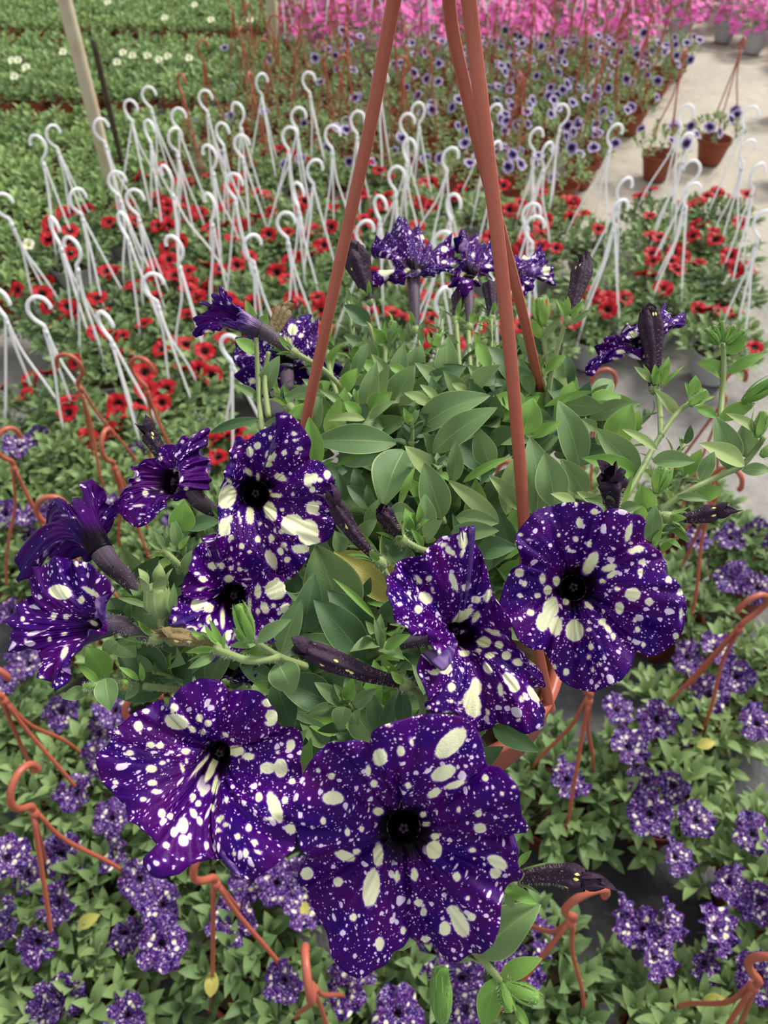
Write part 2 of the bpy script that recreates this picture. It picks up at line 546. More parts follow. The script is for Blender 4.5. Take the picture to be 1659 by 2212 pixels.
def ground_mat():
    m, nt, bs = newmat('ground_cloth')
    g = node(nt, 'ShaderNodeTexCoord')
    n1 = node(nt, 'ShaderNodeTexNoise', i_Scale=1.6, i_Detail=6.0, i_Roughness=.6)
    n2 = node(nt, 'ShaderNodeTexNoise', i_Scale=9.0, i_Detail=6.0, i_Roughness=.65)
    n3 = node(nt, 'ShaderNodeTexNoise', i_Scale=120.0, i_Detail=3.0)
    for n in (n1, n2, n3): nt.links.new(g.outputs['Object'], n.inputs['Vector'])
    sp = node(nt, 'ShaderNodeSeparateXYZ'); nt.links.new(g.outputs['Object'], sp.inputs[0])
    far = math_n(nt, 'MULTIPLY', math_n(nt, 'SUBTRACT', sp.outputs[1], .85), 1.4, True)      # the far aisle is dustier
    k = math_n(nt, 'ADD', math_n(nt, 'MULTIPLY', n2.outputs[0], 1.2), math_n(nt, 'SUBTRACT', math_n(nt, 'MULTIPLY', far, .55), .62))
    k = math_n(nt, 'MULTIPLY', k, 1.3, True)
    c = mix_n(nt, k, rgb(52, 54, 60), rgb(150, 145, 140))
    far2 = math_n(nt, 'MULTIPLY', math_n(nt, 'SUBTRACT', sp.outputs[1], 2.2), .8, True)
    c = mix_n(nt, math_n(nt, 'MULTIPLY', far2, n1.outputs[0], True), c, rgb(196, 184, 164))
    c = mix_n(nt, math_n(nt, 'MULTIPLY', n3.outputs[0], .25), c, rgb(30, 32, 36))
    nt.links.new(c, bs.inputs['Base Color'])
    bs.inputs['Roughness'].default_value = .65
    bp = node(nt, 'ShaderNodeBump', i_Strength=.6, i_Distance=.02)
    nt.links.new(n2.outputs[0], bp.inputs['Height'])
    nt.links.new(bp.outputs[0], bs.inputs['Normal'])
    return m
M_ground = ground_mat()

# ================================================================== the setting
gm = MB()
gx = np.linspace(-9, 9, 91); gy = np.linspace(-1.5, 14, 79)
G = np.zeros((91, 79, 3))
for i, x in enumerate(gx):
    for j, y in enumerate(gy):
        G[i, j] = (x, y, .006 * noise.noise(Vector((x * 2.2, y * 2.2, 0))) - .008)
gm.grid(G)
floor = gm.build('floor', M_ground)
tag(floor, 'dark woven ground cloth covering the nursery floor', None, None, 'structure')

# ================================================================== bed plants: shared meshes
rnd = random.Random(11)

def inst(name, mesh, parent, loc=(0, 0, 0), rot=(0, 0, 0), scale=1.0):
    o = bpy.data.objects.new(name, mesh)
    o.location = loc
    o.rotation_euler = rot
    o.scale = (scale, scale, scale) if not isinstance(scale, tuple) else scale
    if parent is not None: o.parent = parent
    COL.objects.link(o)
    return o

def shared(mb, name, mats):
    o = mb.build(name, mats)
    me = o.data
    bpy.data.objects.remove(o)
    return me

def lathe(mb, prof, ns=28, mat=0):
    a = np.linspace(0, 2 * math.pi, ns, endpoint=False)
    P = np.zeros((ns, len(prof), 3))
    for j, (r, z) in enumerate(prof):
        P[:, j] = np.stack([r * np.cos(a), r * np.sin(a), np.full(ns, z)], -1)
    mb.grid(P, closed=True, mat=mat)

def pot_mesh(name, mat, r0, r1, h):
    mb = MB()
    lathe(mb, [(.001, .0), (r0 * .97, .0), (r0, .004), (r1 * .955, h * .80), (r1 * .96, h * .81), (r1 * 1.03, h * .83), (r1 * 1.04, h * .985), (r1 * 1.05, h), (r1 * 1.0, h), (r1 * .97, h * .97), (r1 * .93, h * .84), (r0 * .93, .01), (.001, .008)])
    return shared(mb, name, mat)

def soil_mesh(name, r, z):
    mb = MB()
    lathe(mb, [(r, z), (r * .8, z + .004), (r * .4, z + .006), (.001, z + .007)], 20)
    return shared(mb, name, M_soil)

ME_pot_terra = pot_mesh('pot', M_terra_far, .055, .080, .115)
ME_pot_white = pot_mesh('pot', M_wpot, .055, .085, .115)
ME_pot_small = pot_mesh('pot', M_terra_far, .045, .062, .105)
ME_soil = soil_mesh('soil', .074, .102)
ME_soil_small = soil_mesh('soil', .056, .092)

def foliage_mesh(name, mat, R, H, shoots, lpn, L, w, seed, z0=.115, upright=0.0, stems=True, nl=5, nw=2):
    r = random.Random(seed)
    mb = MB()
    for k in range(shoots):
        a = k * 2.399963 + r.uniform(-.2, .2)
        q = math.sqrt((k + .5) / shoots)
        rr = R * q * r.uniform(.88, 1.1)
        tip = np.array([rr * math.cos(a), rr * math.sin(a), z0 + H * (1 - .72 * q * q) * r.uniform(.75, 1.15)])
        base = np.array([rr * .25 * math.cos(a), rr * .25 * math.sin(a), z0 - .01])
        ax = unit(unit(tip - base) + np.array([0, 0, .5 + upright]))
        if stems:
            P = smooth_path([base, (base + tip) / 2 + np.array([0, 0, .01]), tip], 4)
            sweep(mb, P, .0015, 4, 0, caps=False)
        e1 = unit(np.cross(ax, [0.3, .2, 1.0])); e2 = np.cross(ax, e1)
        for j in range(lpn):
            t = j / lpn
            aa = j * 2.4 + r.random()
            d = math.cos(aa) * e1 + math.sin(aa) * e2
            sp = .35 + .95 * t
            dirn = unit(ax * math.cos(sp) + d * math.sin(sp) * 1.15 + np.array([0, 0, -.12]))
            b = tip - ax * (.012 + t * .045)
            ll = L * (.45 + .65 * math.sin(math.pi * min(1, t + .22))) * r.uniform(.8, 1.15)
            leaf(mb, b, b + dirn * ll, w * ll / L * r.uniform(.85, 1.15), unit(ax * .8 + np.array([0, 0, .5]) - d * .3), .10, .3, nl, nw, shape=.88)
    return shared(mb, name, mat)

FOL_near = [foliage_mesh('foliage', M_bgleaf, .14, .105, 44, 9, .042, .0165, 100 + i, nl=8) for i in range(4)]
FOL_mid = [foliage_mesh('foliage', M_bgleaf, .135, .085, 34, 8, .036, .017, 120 + i, nl=4) for i in range(4)]
FOL_far = [foliage_mesh('foliage', M_bgleaf, .14, .11, 28, 8, .030, .012, 140 + i, nl=4, stems=False) for i in range(3)]
FOL_bed = [foliage_mesh('foliage', M_bgleaf2, .085, .085, 11, 9, .048, .021, 160 + i, z0=.10, upright=.5, nl=6, stems=False) for i in range(5)]

def flower_mesh(name, mats, R, depth=.012, ruffle=.003, waves=7, notch=.12, seed=0, nu=64, ns=9, rt=.004, blotch=True, lobes=5, tube=.03, unitR=1.0, curl=.0):
    r = random.Random(seed)
    mb = MB()
    th = np.linspace(0, 2 * math.pi, nu, endpoint=False)
    s = np.linspace(0, 1, ns)
    ph = [r.uniform(0, 6.28) for _ in range(8)]
    rim = R * (1 - notch * (.5 + .5 * np.cos(lobes * th)) ** 3) * (1 + .03 * np.sin(2 * th + ph[0]) + .03 * np.sin(3 * th + ph[1]))
    lat = rt + (rim[:, None] - rt) * s[None]
    z = -depth * (1 - s[None]) ** 3 + 0 * lat
    z = z + ruffle * s[None] ** 2 * (np.sin(waves * th + ph[2]) + .6 * np.sin((waves * 1.7 // 1) * th + ph[3]))[:, None]
    z = z + ruffle * 1.4 * s[None] ** 1.5 * np.sin(2 * th + ph[4])[:, None] - curl * s[None] ** 2
    P = np.stack([lat * np.cos(th)[:, None], lat * np.sin(th)[:, None], z], -1)
    sd = np.repeat(s[None], nu, 0)
    U = np.stack([sd * np.cos(th)[:, None], sd * np.sin(th)[:, None]], -1) * unitR + r.uniform(-5, 5)
    b = np.full(sd.shape, -1.0)
    if blotch:
        for k in range(9):
            a0 = r.uniform(0, 6.28); s0 = r.uniform(.35, 1.0); w = r.uniform(.06, .13)
            dx = sd * np.cos(th)[:, None] - s0 * math.cos(a0); dy = sd * np.sin(th)[:, None] - s0 * math.sin(a0)
            b = np.maximum(b, 1 - np.sqrt(dx * dx + dy * dy) / w)
    mb.grid(P, closed=True, mat=0, uv=U, att={'sdist': sd, 'blotch': b})
    if tube:
        P2, R2 = sweep(mb, np.array([[0, 0, -depth], [0, 0, -depth - tube * .5], [0.002, 0, -depth - tube]]), np.array([rt, rt * .7, rt * .45]), 8, 1, caps=False)
    me = shared(mb, name, mats)
    return me

FL_purple = [flower_mesh('flower', [M_petal_far, M_tube], .036, .010, .0048, 9, .16, 200 + i, 80, 12, .0024) for i in range(5)]
FL_red = [flower_mesh('flower', [M_red, M_tube], .030, .010, .0022, 5, .10, 220 + i, 50, 8, blotch=False) for i in range(3)]
FL_pw = [flower_mesh('flower', [M_pw, M_tube], .026, .008, .0016, 5, .12, 230 + i, 40, 7, blotch=False) for i in range(3)]
FL_cream = [flower_mesh('flower', [M_cream, M_stem], .030, .010, .003, 5, .12, 240 + i, 36, 6, blotch=False) for i in range(2)]
FL_mauve = [flower_mesh('flower', [M_petal_b, M_tube], .030, .010, .005, 9, .16, 250 + i, 60, 10) for i in range(2)]

def pink_cluster(seed):
    r = random.Random(seed)
    mb = MB()
    for k in range(80):
        a = r.uniform(0, 6.28); q = math.sqrt(r.random())
        rr = .17 * q
        c = np.array([rr * math.cos(a), rr * math.sin(a), .17 + .13 * (1 - q * q) * r.uniform(.6, 1.2) - .05 * q])
        n = unit([math.cos(a) * q, math.sin(a) * q - .25, .9])
        e1 = unit(np.cross(n, [.2, .3, 1])); e2 = np.cross(n, e1)
        for p in range(5):
            aa = p * 1.2566 + r.random() * .3
            d = math.cos(aa) * e1 + math.sin(aa) * e2
            leaf(mb, c, c + d * .026 + n * .003, .016, n, -.05, .1, 4, 2, shape=1.2)
    return shared(mb, 'blossom_cluster', M_pink)
PINK = [pink_cluster(260 + i) for i in range(3)]

# hanger: a hook with a collar, and a leg
HOOK_Z, COLL_Z = .545, .455
def hook_mesh(name, mat, r=.0048):
    mb = MB()
    pts = [(0, 0, 0), (.001, 0, .016), (-.010, 0, .030), (-.018, 0, .044), (-.021, 0, .062), (-.013, 0, .082), (.005, 0, .092), (.023, 0, .085), (.031, 0, .067), (.030, 0, .058)]
    sweep(mb, smooth_path(pts, 30), r, 8)
    lathe_pts = [(.001, -.010), (.006, -.010), (.0068, -.002), (.0058, .006), (.001, .007)]
    lathe(mb, lathe_pts, 12)
    return shared(mb, name, mat)
def leg_mesh(name, mat, r=.0034, out=.079, drop=COLL_Z - .112, bow=.012):
    mb = MB()
    pts = [(.003, 0, .0), (.003 + out * .22 - bow * .3, 0, -drop * .26), (out * .62 + bow * .25, 0, -drop * .62), (out * .98 + .001, 0, -drop)]
    P = smooth_path(pts, 12)
    P2, R2 = sweep(mb, P, r, 6)
    sweep(mb, np.array([[out * .99, 0, -drop + .010], [out * 1.0, 0, -drop - .004]]), r * 1.5, 6)
    return shared(mb, name, mat)
ME_hook = {'w': hook_mesh('hook', M_white), 't': hook_mesh('hook', M_terra)}
ME_leg = {'w': [leg_mesh('hanger_leg', M_white, bow=b) for b in (-.004, .012, .024)],
          't': [leg_mesh('hanger_leg', M_terra, bow=b, out=.075) for b in (-.004, .012, .024)]}

def add_hanger(root, col, yaw, dz=0.0, lean=(0, 0)):
    h = inst('hanger', ME_hook[col], root, (0, 0, COLL_Z + dz), (lean[0], lean[1], yaw))
    k0 = rnd.uniform(0, 2.1)
    for k in range(3):
        inst('hanger_leg', rnd.choice(ME_leg[col]), h, (0, 0, 0), (-lean[0], -lean[1], k0 + k * 2.094 + rnd.uniform(-.15, .15)))
    return h

ORD = ['first', 'second', 'third', 'fourth', 'fifth', 'sixth', 'seventh', 'eighth', 'ninth', 'tenth', 'eleventh', 'twelfth', 'thirteenth', 'fourteenth', 'fifteenth', 'sixteenth', 'seventeenth', 'eighteenth', 'nineteenth', 'twentieth',
       'twenty-first', 'twenty-second', 'twenty-third', 'twenty-fourth', 'twenty-fifth', 'twenty-sixth', 'twenty-seventh', 'twenty-eighth', 'twenty-ninth', 'thirtieth']

def relax(pts, dmin, it=30):
    P = np.array(pts, float)
    for _ in range(it):
        for i in range(len(P)):
            for j in range(i):
                d = P[i] - P[j]
                n = np.linalg.norm(d)
                if n < dmin:
                    if n < 1e-6: d = np.array([.01, .01]); n = .014
                    m = d / n * (dmin - n) * .5
                    P[i] += m; P[j] -= m
    return P

def rows(P, depth):
    """order by distance into rows of given depth, each ordered left to right"""
    idx = sorted(range(len(P)), key=lambda i: P[i][1])
    out = {}
    y0 = P[idx[0]][1]
    cur, row = [], 0
    for i in idx:
        if P[i][1] > y0 + depth:
            for c, k in enumerate(sorted(cur, key=lambda k: P[k][0])): out[k] = (row, c)
            cur, row, y0 = [], row + 1, P[i][1]
        cur.append(i)
    for c, k in enumerate(sorted(cur, key=lambda k: P[k][0])): out[k] = (row, c)
    return out

def facing(tilt, az):
    """rotation that tips a flower from straight up by tilt towards azimuth az"""
    n = Vector((math.sin(tilt) * math.cos(az), math.sin(tilt) * math.sin(az), math.cos(tilt)))
    return n.to_track_quat('Z', 'Y').to_euler()

# ------------------------------------------------------------------ red bed with white hangers
HOOKS_W = [(82,302),(122,268),(232,260),(278,228),(318,189),(378,222),(437,199),(512,226),(560,157),(667,156),(636,240),(595,274),(350,277),(306,266),
 (487,262),(535,279),(707,282),(460,318),(237,368),(355,374),(295,406),(167,402),(457,427),(495,392),(672,345),(640,388),(615,448),(257,477),(372,521),(542,518),
 (112,469),(155,509),(0,415),(782,467),(822,168),(770,240),(820,410),(880,251),(907,215),(1065,225),(855,357),(995,322),(1032,320),(975,425),(952,487),(1162,267),
 (1217,229),(1182,305),(1325,282),(1480,237),(1490,287),(1500,345),(1497,400),(1620,232),(1625,292),(1642,365),(1655,465),(1350,380),(1340,437),
 (1150,437),(1155,475),(890,305),(57,645),(222,670),(327,575),(0,620),(490,722),(957,615),(1075,560)]
P = [ground(x, y, HOOK_Z)[:2] for x, y in HOOKS_W]
P = relax(P, .165)
rw = rows(P, .17)
for i, (x, y) in enumerate(P):
    root = empty('hanging_petunia', (x, y, 0))
    row, c = rw[i]
    tag(root, 'red petunias under a white plastic hanger, %s from left in %s row back' % (ORD[min(c, 29)], ORD[row]), 'hanging plant', 'red petunia baskets with white hangers')
    inst('pot', ME_pot_white, root)
    inst('soil', ME_soil, root)
    inst('foliage', rnd.choice(FOL_mid), root, (0, 0, 0), (0, 0, rnd.uniform(0, 6.28)), (1.25, 1.25, 1.05))
    big = y < 2.6
    dz = rnd.uniform(-.02, .02)
    add_hanger(root, 'w', rnd.choice([0, 0, 0, math.pi]) + rnd.uniform(-.8, .8), dz, (rnd.uniform(-.06, .06), rnd.uniform(-.1, .1)))
    for k in range(rnd.choice([4, 5, 6])):
        a = rnd.uniform(0, 6.28); q = math.sqrt(rnd.random()) * .135
        inst('flower', rnd.choice(FL_red), root, (q * math.cos(a), q * math.sin(a), .225 - q * .30 + rnd.uniform(-.01, .03)),
             facing(rnd.uniform(.1, .8), rnd.choice([a, -1.57 + rnd.uniform(-.6, .6)])), rnd.uniform(.85, 1.15))

# ------------------------------------------------------------------ speckled bed with terracotta hangers
HOOKS_T = [(148,765),(298,773),(222,935),(97,1078),(-5,935),(25,1690),(440,1848),(664,2088),(1262,1935),(1637,1283),(1312,800),(1590,800),(-40,1440),(290,1505),(1297,1440),(1570,1010),(1690,2080),(1100,1000)]
EXTRA_P = [(170,2080),(860,2160),(1150,2210),(1480,2180),(1420,1640),(60,1180),(240,1180),(620,1180),(1600,1850),(420,1400),(760,1650),(1650,1430),(-60,2020),(500,1500),(20,1560),(1640,1180),(30,1010),(430,960),(150,1005),(300,1040),(560,1000)]
FLOW_P = [(1335,1530),(1420,1555),(1360,1610),(1392,1690),(1450,1700),(1405,1760),(1465,1850),(1630,1800),(1505,1770),(1580,1910),(1640,1950),(1390,2010),(1420,2065),(1450,1990),(1350,1980),(1555,2010),(1640,2110),
 (1230,1680),(1112,1590),(350,2040),(140,2150),(90,2180),(270,2190),(80,2040),(130,1850),(240,1840),(240,1765),(160,1710),(130,1540),(245,1530),(345,1950),(500,1985),(540,1900),(600,1905),(15,1850),(10,1985),
 (20,1320),(40,1400),(10,1470),(770,2080),(740,2140),(860,2190),(610,2120),(1000,2120),(1000,2180),(930,2060),(1170,2025),(660,1960),(1600,1240),(1510,1165),(1490,1420),(1590,1460),(1530,1500),(1640,1150),(1580,1160),(1550,1400),
 (110,1100),(60,1110),(40,960),(10,1110),(235,1090),(430,1000),(300,1900),(650,1900),(120,1950),(1120,2090),(1640,1560),(1580,1250),(1640,1270),(560,1740),(210,1640),(60,1430)]
base_pts = [ground(x, y, HOOK_Z)[:2] for x, y in HOOKS_T] + [ground(x, y, .2)[:2] for x, y in EXTRA_P]
def relax_extra(P, dmin, fixed, it=30):
    P = np.array(P, float)
    for _ in range(it):
        for i in range(fixed, len(P)):
            for j in range(len(P)):
                if i == j: continue
                d = P[i] - P[j]; n = np.linalg.norm(d)
                if n < dmin: P[i] += d / max(n, 1e-6) * (dmin - n) * (.5 if j >= fixed else 1)
    return P
NF = len(HOOKS_T)
P = relax_extra(base_pts, .17, NF)
for gxy, rr_ in ((ground(1310, 1890, .1)[:2], .27), (ground(1330, 1000, .0)[:2], .2)):      # bare aisle
    for i in range(NF, len(P)):
        d = P[i] - gxy
        n_ = np.linalg.norm(d)
        if n_ < rr_: P[i] = gxy + d / max(n_, 1e-6) * rr_
P = relax_extra(P, .15, NF)
rw = rows(P, .17)
roots = []
for i, (x, y) in enumerate(P):
    root = empty('hanging_petunia', (x, y, 0))
    row, c = rw[i]
    hung = i < len(HOOKS_T)
    tag(root, 'speckled purple petunias in a terracotta pot%s, %s from left in %s row back' % (' with hanger' if hung else '', ORD[c], ORD[row]), 'hanging plant', 'speckled petunia baskets on the floor')
    inst('pot', ME_pot_terra, root)
    inst('soil', ME_soil, root, scale=(.95, .95, 1))
    inst('foliage', rnd.choice(FOL_near), root, (0, 0, 0), (0, 0, rnd.uniform(0, 6.28)), 1.0)
    if hung:
        yaw = {2: 1.4, 3: .3, 5: 1.25, 6: .9, 7: 1.75, 8: .3, 9: math.pi + .3, 0: math.pi, 10: math.pi, 13: .6}.get(i, rnd.uniform(-1, 1))
        add_hanger(root, 't', yaw, 0, (rnd.uniform(-.05, .05), rnd.uniform(-.08, .08)))
    roots.append(root)
for x, y in FLOW_P:
    p = ground(x, y, .225)
    k = int(np.argmin([np.hypot(p[0] - q[0], p[1] - q[1]) for q in P]))
    loc = (p[0] - P[k][0], p[1] - P[k][1], .225)
    inst('flower', rnd.choice(FL_purple), roots[k], loc, facing(rnd.uniform(.1, .95), rnd.uniform(-2.9, -.2)), rnd.uniform(.85, 1.1))
for k, (x, y) in [(k, rnd.choice([(-.08, .06), (.05, .09), (-.02, -.1)])) for k in range(0, len(P), 2)]:
    inst('flower', rnd.choice(FL_purple + FL_mauve), roots[k], (x, y, .195), facing(rnd.uniform(.3, 1.1), rnd.uniform(-2.6, -.5)), .85)

for x, y, a in [(175,2010,.5),(458,2160,1.6),(1500,1622,.2),(1510,2172,.1),(665,890+1100,2.2)]:
    p = ground(x, y, .20)
    k = int(np.argmin([np.hypot(p[0] - q[0], p[1] - q[1]) for q in P]))
    mb = MB()
    leaf(mb, np.zeros(3), np.array([.034, 0, .006]), .02, np.array([0, -.2, 1.]), .1, .3, 8, 4)
    o = mb.build('yellowed_leaf', M_leaf_yellow, roots[k])
    o.location = (p[0] - P[k][0], p[1] - P[k][1], .215)
    o.rotation_euler = (0, 0, a)
    tag(o, 'yellowed leaf')

# ------------------------------------------------------------------ violet-edged bed with terracotta hangers
P = []
yy = 3.42
r_ = 0
while yy < 5.35:
    xl = -.80 - .02 * (yy - 3.4)
    xr = .92 + (yy - 3.4) * .52
    x = xl + (r_ % 2) * .12
    while x < xr:
        P.append((x + rnd.uniform(-.03, .03), yy + rnd.uniform(-.03, .03)))
        x += .262
    yy += .235; r_ += 1
P += [(1.62, 3.95), (1.30, 4.35 - .6), (1.95, 3.7), (2.25, 4.6)]
rw = rows(P, .2)
for i, (x, y) in enumerate(P):
    root = empty('hanging_petunia', (x, y, 0))
    row, c = rw[i]
    tag(root, 'violet and white petunias under a terracotta hanger, %s from left in %s row back' % (ORD[min(c, 29)], ORD[row]), 'hanging plant', 'violet and white petunia baskets')
    inst('pot', ME_pot_terra, root)
    inst('foliage', rnd.choice(FOL_far), root, (0, 0, 0), (0, 0, rnd.uniform(0, 6.28)), 1.08)
    if rnd.random() < .8:
        add_hanger(root, 't', rnd.uniform(0, 6.28), 0, (rnd.uniform(-.05, .05), rnd.uniform(-.05, .05)))
    for k in range(rnd.choice([4, 5, 6]) if x > .35 else (rnd.choice([2, 3]) if x > -.3 else rnd.choice([0, 1]))):
        a = rnd.uniform(0, 6.28); q = math.sqrt(rnd.random()) * .15
        inst('flower', rnd.choice(FL_pw), root, (q * math.cos(a), q * math.sin(a), .27 - q * .6 + rnd.uniform(-.01, .02)), facing(rnd.uniform(.4, 1.2), -1.57 + rnd.uniform(-1, 1)), rnd.uniform(.85, 1.15))

# ------------------------------------------------------------------ pink bed with white hangers
P = []
for r_, yy in enumerate([5.55, 5.85, 6.15, 6.5, 6.85, 7.2, 7.6, 8.0]):
    x = -.62 + (r_ % 2) * .14
    while x < 3.6:
        if not (1.75 < x < 2.4 and yy < 6.0):
            P.append((x + rnd.uniform(-.04, .04), yy + rnd.uniform(-.04, .04)))
        x += .30
rw = rows(P, .2)
for i, (x, y) in enumerate(P):
    root = empty('hanging_blossom_basket', (x, y, 0))
    row, c = rw[i]
    tag(root, 'bright pink flowering basket on white hanger, %s from left in %s row back' % (ORD[min(c, 29)], ORD[row]), 'hanging plant', 'pink flowering baskets in the far bed')
    inst('pot', ME_pot_white, root)
    inst('foliage', rnd.choice(FOL_far), root, (0, 0, 0), (0, 0, rnd.uniform(0, 6.28)), 1.1)
    tag(inst('blossom_cluster', rnd.choice(PINK), root, (0, 0, 0), (0, 0, rnd.uniform(0, 6.28))), kind='stuff')
    add_hanger(root, 'w' if rnd.random() < .85 else 't', rnd.uniform(0, 6.28), .03)

# ------------------------------------------------------------------ left bed of pots
P = []
yy = 2.15
r_ = 0
while yy < 8.6:
    xr = -1.42 + .27 * (yy - 2.2)
    if yy > 6.6: xr = -.75
    xl = -.5 * .7071 * (yy + 1.35) - .22
    x = xr - (r_ % 2) * .07
    while x > xl:
        P.append((x + rnd.uniform(-.01, .01), yy + rnd.uniform(-.01, .01)))
        x -= .15
    yy += .165
    if abs(yy - 4.35) < .085 or abs(yy - 5.75) < .085: yy += .26
    r_ += 1
P.sort(key=lambda p: p[1])
near, rest = P[:300], P[300:]
rw = rows(near, .1)
proots = []
for i, (x, y) in enumerate(near):
    root = empty('potted_plant', (x, y, 0))
    row, c = rw[i]
    n_in_row = sum(1 for q in rw.values() if q[0] == row)
    tag(root, 'leafy green plant in brown pot, %s from right in %s row of left bed' % (ORD[min(n_in_row - 1 - c, 29)], ('%s' % ORD[row]) if row < 30 else 'farthest'), 'potted plant', 'young green plants in the left bed')
    inst('pot', ME_pot_small, root)
    inst('soil', ME_soil_small, root)
    inst('foliage', rnd.choice(FOL_bed), root, (0, 0, 0), (0, 0, rnd.uniform(0, 6.28)), rnd.uniform(.92, 1.08))
    proots.append(root)
if rest:
    # everything past the nearest three hundred is one object
    mb = MB()
    me = FOL_bed[0]
    V0 = np.zeros(len(me.vertices) * 3); me.vertices.foreach_get('co', V0); V0 = V0.reshape(-1, 3)
    F0 = np.array([p.vertices[:] for p in me.polygons])
    mp = ME_pot_small
    V1 = np.zeros(len(mp.vertices) * 3); mp.vertices.foreach_get('co', V1); V1 = V1.reshape(-1, 3)
    F1 = np.array([p.vertices[:] for p in mp.polygons])
    for x, y in rest:
        a = rnd.uniform(0, 6.28)
        R = np.array([[math.cos(a), -math.sin(a), 0], [math.sin(a), math.cos(a), 0], [0, 0, 1]])
        mb.add(V0 @ R.T + np.array([x, y, 0]), F0, 0, uv=np.full((len(V0), 2), .3))
        mb.add(V1 + np.array([x, y, 0]), F1, 1)
    o = mb.build('distant_potted_plants', [M_bgleaf2, M_terra_far])
    tag(o, 'farthest rows of young green potted plants in the left bed', 'potted plants', None, 'stuff')
for x, y in [(265,113),(285,120),(318,120),(343,128),(362,121),(408,125),(252,134),(135,112),(25,130),(38,130),(55,145),(30,165),(60,528),(540,42),(455,42),(420,10),(232,5),(355,38)]:
    p = ground(x, y, .215)
    k = int(np.argmin([np.hypot(p[0] - q[0], p[1] - q[1]) for q in near]))
    inst('flower', rnd.choice(FL_cream), proots[k], (p[0] - near[k][0], p[1] - near[k][1], .215), facing(.5, -1.57), .8)

# ------------------------------------------------------------------ poles
def pole(name, x, y, h, r, label, mat, bend=0):
    mb = MB()
    pts = [(x, y, -.01), (x + bend * .5, y, h * .3), (x + bend, y, h * .6), (x, y, h)]
    sweep(mb, smooth_path(pts, 20), r, 14)
    o = mb.build(name, mat, None, (x, y, 0))
    o.location = (x, y, 0)
    tag(o, label, 'pole')
    return o
pole('support_pole', -1.145, 3.26, 2.6, .026, 'tall chalky white support pole rising beside the left bed of pots', M_pole, -.008)
pole('support_pole', -.675, 5.42, 2.6, .034, 'chalky white support pole standing further back, left of pink flowers', M_pole)
g = ground(238, 262, .45)
pole('wooden_stake', -1.16, 3.50, .64, .012, 'dark wooden stake standing just behind the nearer white pole', M_stick)

# ================================================================== the basket held up close
POT_C = W(920, 1382, .56)
PX, PY, PZ = POT_C                       # centre of the rim
PR, PH = .094, .115
ROOT = np.array([PX, PY, PZ - PH])
hero = empty('hanging_petunia_basket', ROOT)
tag(hero, 'large speckled purple petunia in terracotta basket hanging close to the camera', 'hanging plant')
hr = random.Random(5)

def hb(mb, name, mats, parent=hero):
    return mb.build(name, mats, parent, ROOT)

# pot and soil
mb = MB()
lathe(mb, [(.001, 0), (.068, 0), (.073, .004), (PR * .95, PH * .64), (PR * .96, PH * .65), (PR * 1.03, PH * .67), (PR * 1.05, PH * .985), (PR * 1.06, PH), (PR * .99, PH), (PR * .96, PH * .97), (PR * .91, PH * .84), (.06, .01), (.001, .008)], 72)
o = mb.build('pot', M_terra, hero)
mb = MB()
lathe(mb, [(PR * .95, PH * .90), (PR * .7, PH * .93), (PR * .3, PH * .95), (.001, PH * .95)], 40)
mb.build('soil', M_soil, hero)

# hanger
APEX = np.array([.022, .392, CAM_H - .035])
def rim_pt(deg):
    a = math.radians(deg)
    return np.array([PX + PR * 1.05 * math.cos(a), PY + PR * 1.05 * math.sin(a), PZ - .008])
mb = MB()
hook = [(0, 0, 0), (.001, 0, .02), (-.014, 0, .042), (-.022, 0, .062), (-.022, 0, .082), (-.010, 0, .102), (.010, 0, .108), (.028, 0, .098), (.034, 0, .078), (.032, 0, .068)]
sweep(mb, smooth_path([APEX + np.array(h) for h in hook], 40), .0048, 14)
cp = MB()
lathe(mb, [(.001, -.012), (.009, -.012), (.0105, -.003), (.0085, .008), (.001, .010)], 24)
mb.v[-1] = mb.v[-1] + APEX
hang = hb(mb, 'hanger', M_terra)
rib = []
for k in range(12):
    a = 2 * math.pi * k / 12
    rib.append((math.cos(a), math.sin(a)))
rib = np.array(rib)
def leg(pts, r):
    mb = MB()
    P = smooth_path(pts, 40)
    # moulded strip: rounded body with a shallow channel along one side
    T, N, B = frames(P)
    out = np.array([1.0, -.35, 0.1])
    prof = []
    for k in range(16):
        a = 2 * math.pi * k / 16
        q = 1.0
        if k in (2,): q = .78
        if k in (1, 3): q = 1.02
        prof.append((q * math.cos(a), q * math.sin(a) * .82))
    prof = np.array(prof)
    G = np.zeros((16, len(P), 3))
    for i in range(len(P)):
        n = unit(out - T[i] * np.dot(out, T[i])); b = np.cross(T[i], n)
        for k, (x, y) in enumerate(prof):
            G[k, i] = P[i] + r * (x * n + y * b)
    mb.grid(G, closed=True)
    return mb.build('hanger_leg', M_terra, hang, ROOT)
leg([APEX + np.array([-.008, 0, -.004]), W(850, 5, .345), W(800, 270, .385), W(742, 530, .425), W(690, 770, .46), W(665, 890, .478), W(652, 1010, .50), rim_pt(172)], .0034)
leg([APEX + np.array([.006, .006, -.004]), W(970, 5, .36), W(1005, 190, .39), W(1056, 400, .425), W(1120, 640, .475), W(1160, 810, .53), W(1172, 868, .56), W(1178, 980, .60), rim_pt(28)], .0033)
leg([APEX + np.array([.006, -.006, -.004]), W(1013, 5, .335), W(1048, 290, .36), W(1085, 600, .39), W(1112, 870, .42), W(1130, 1100, .445), W(1143, 1300, .475), rim_pt(-32)], .0036)

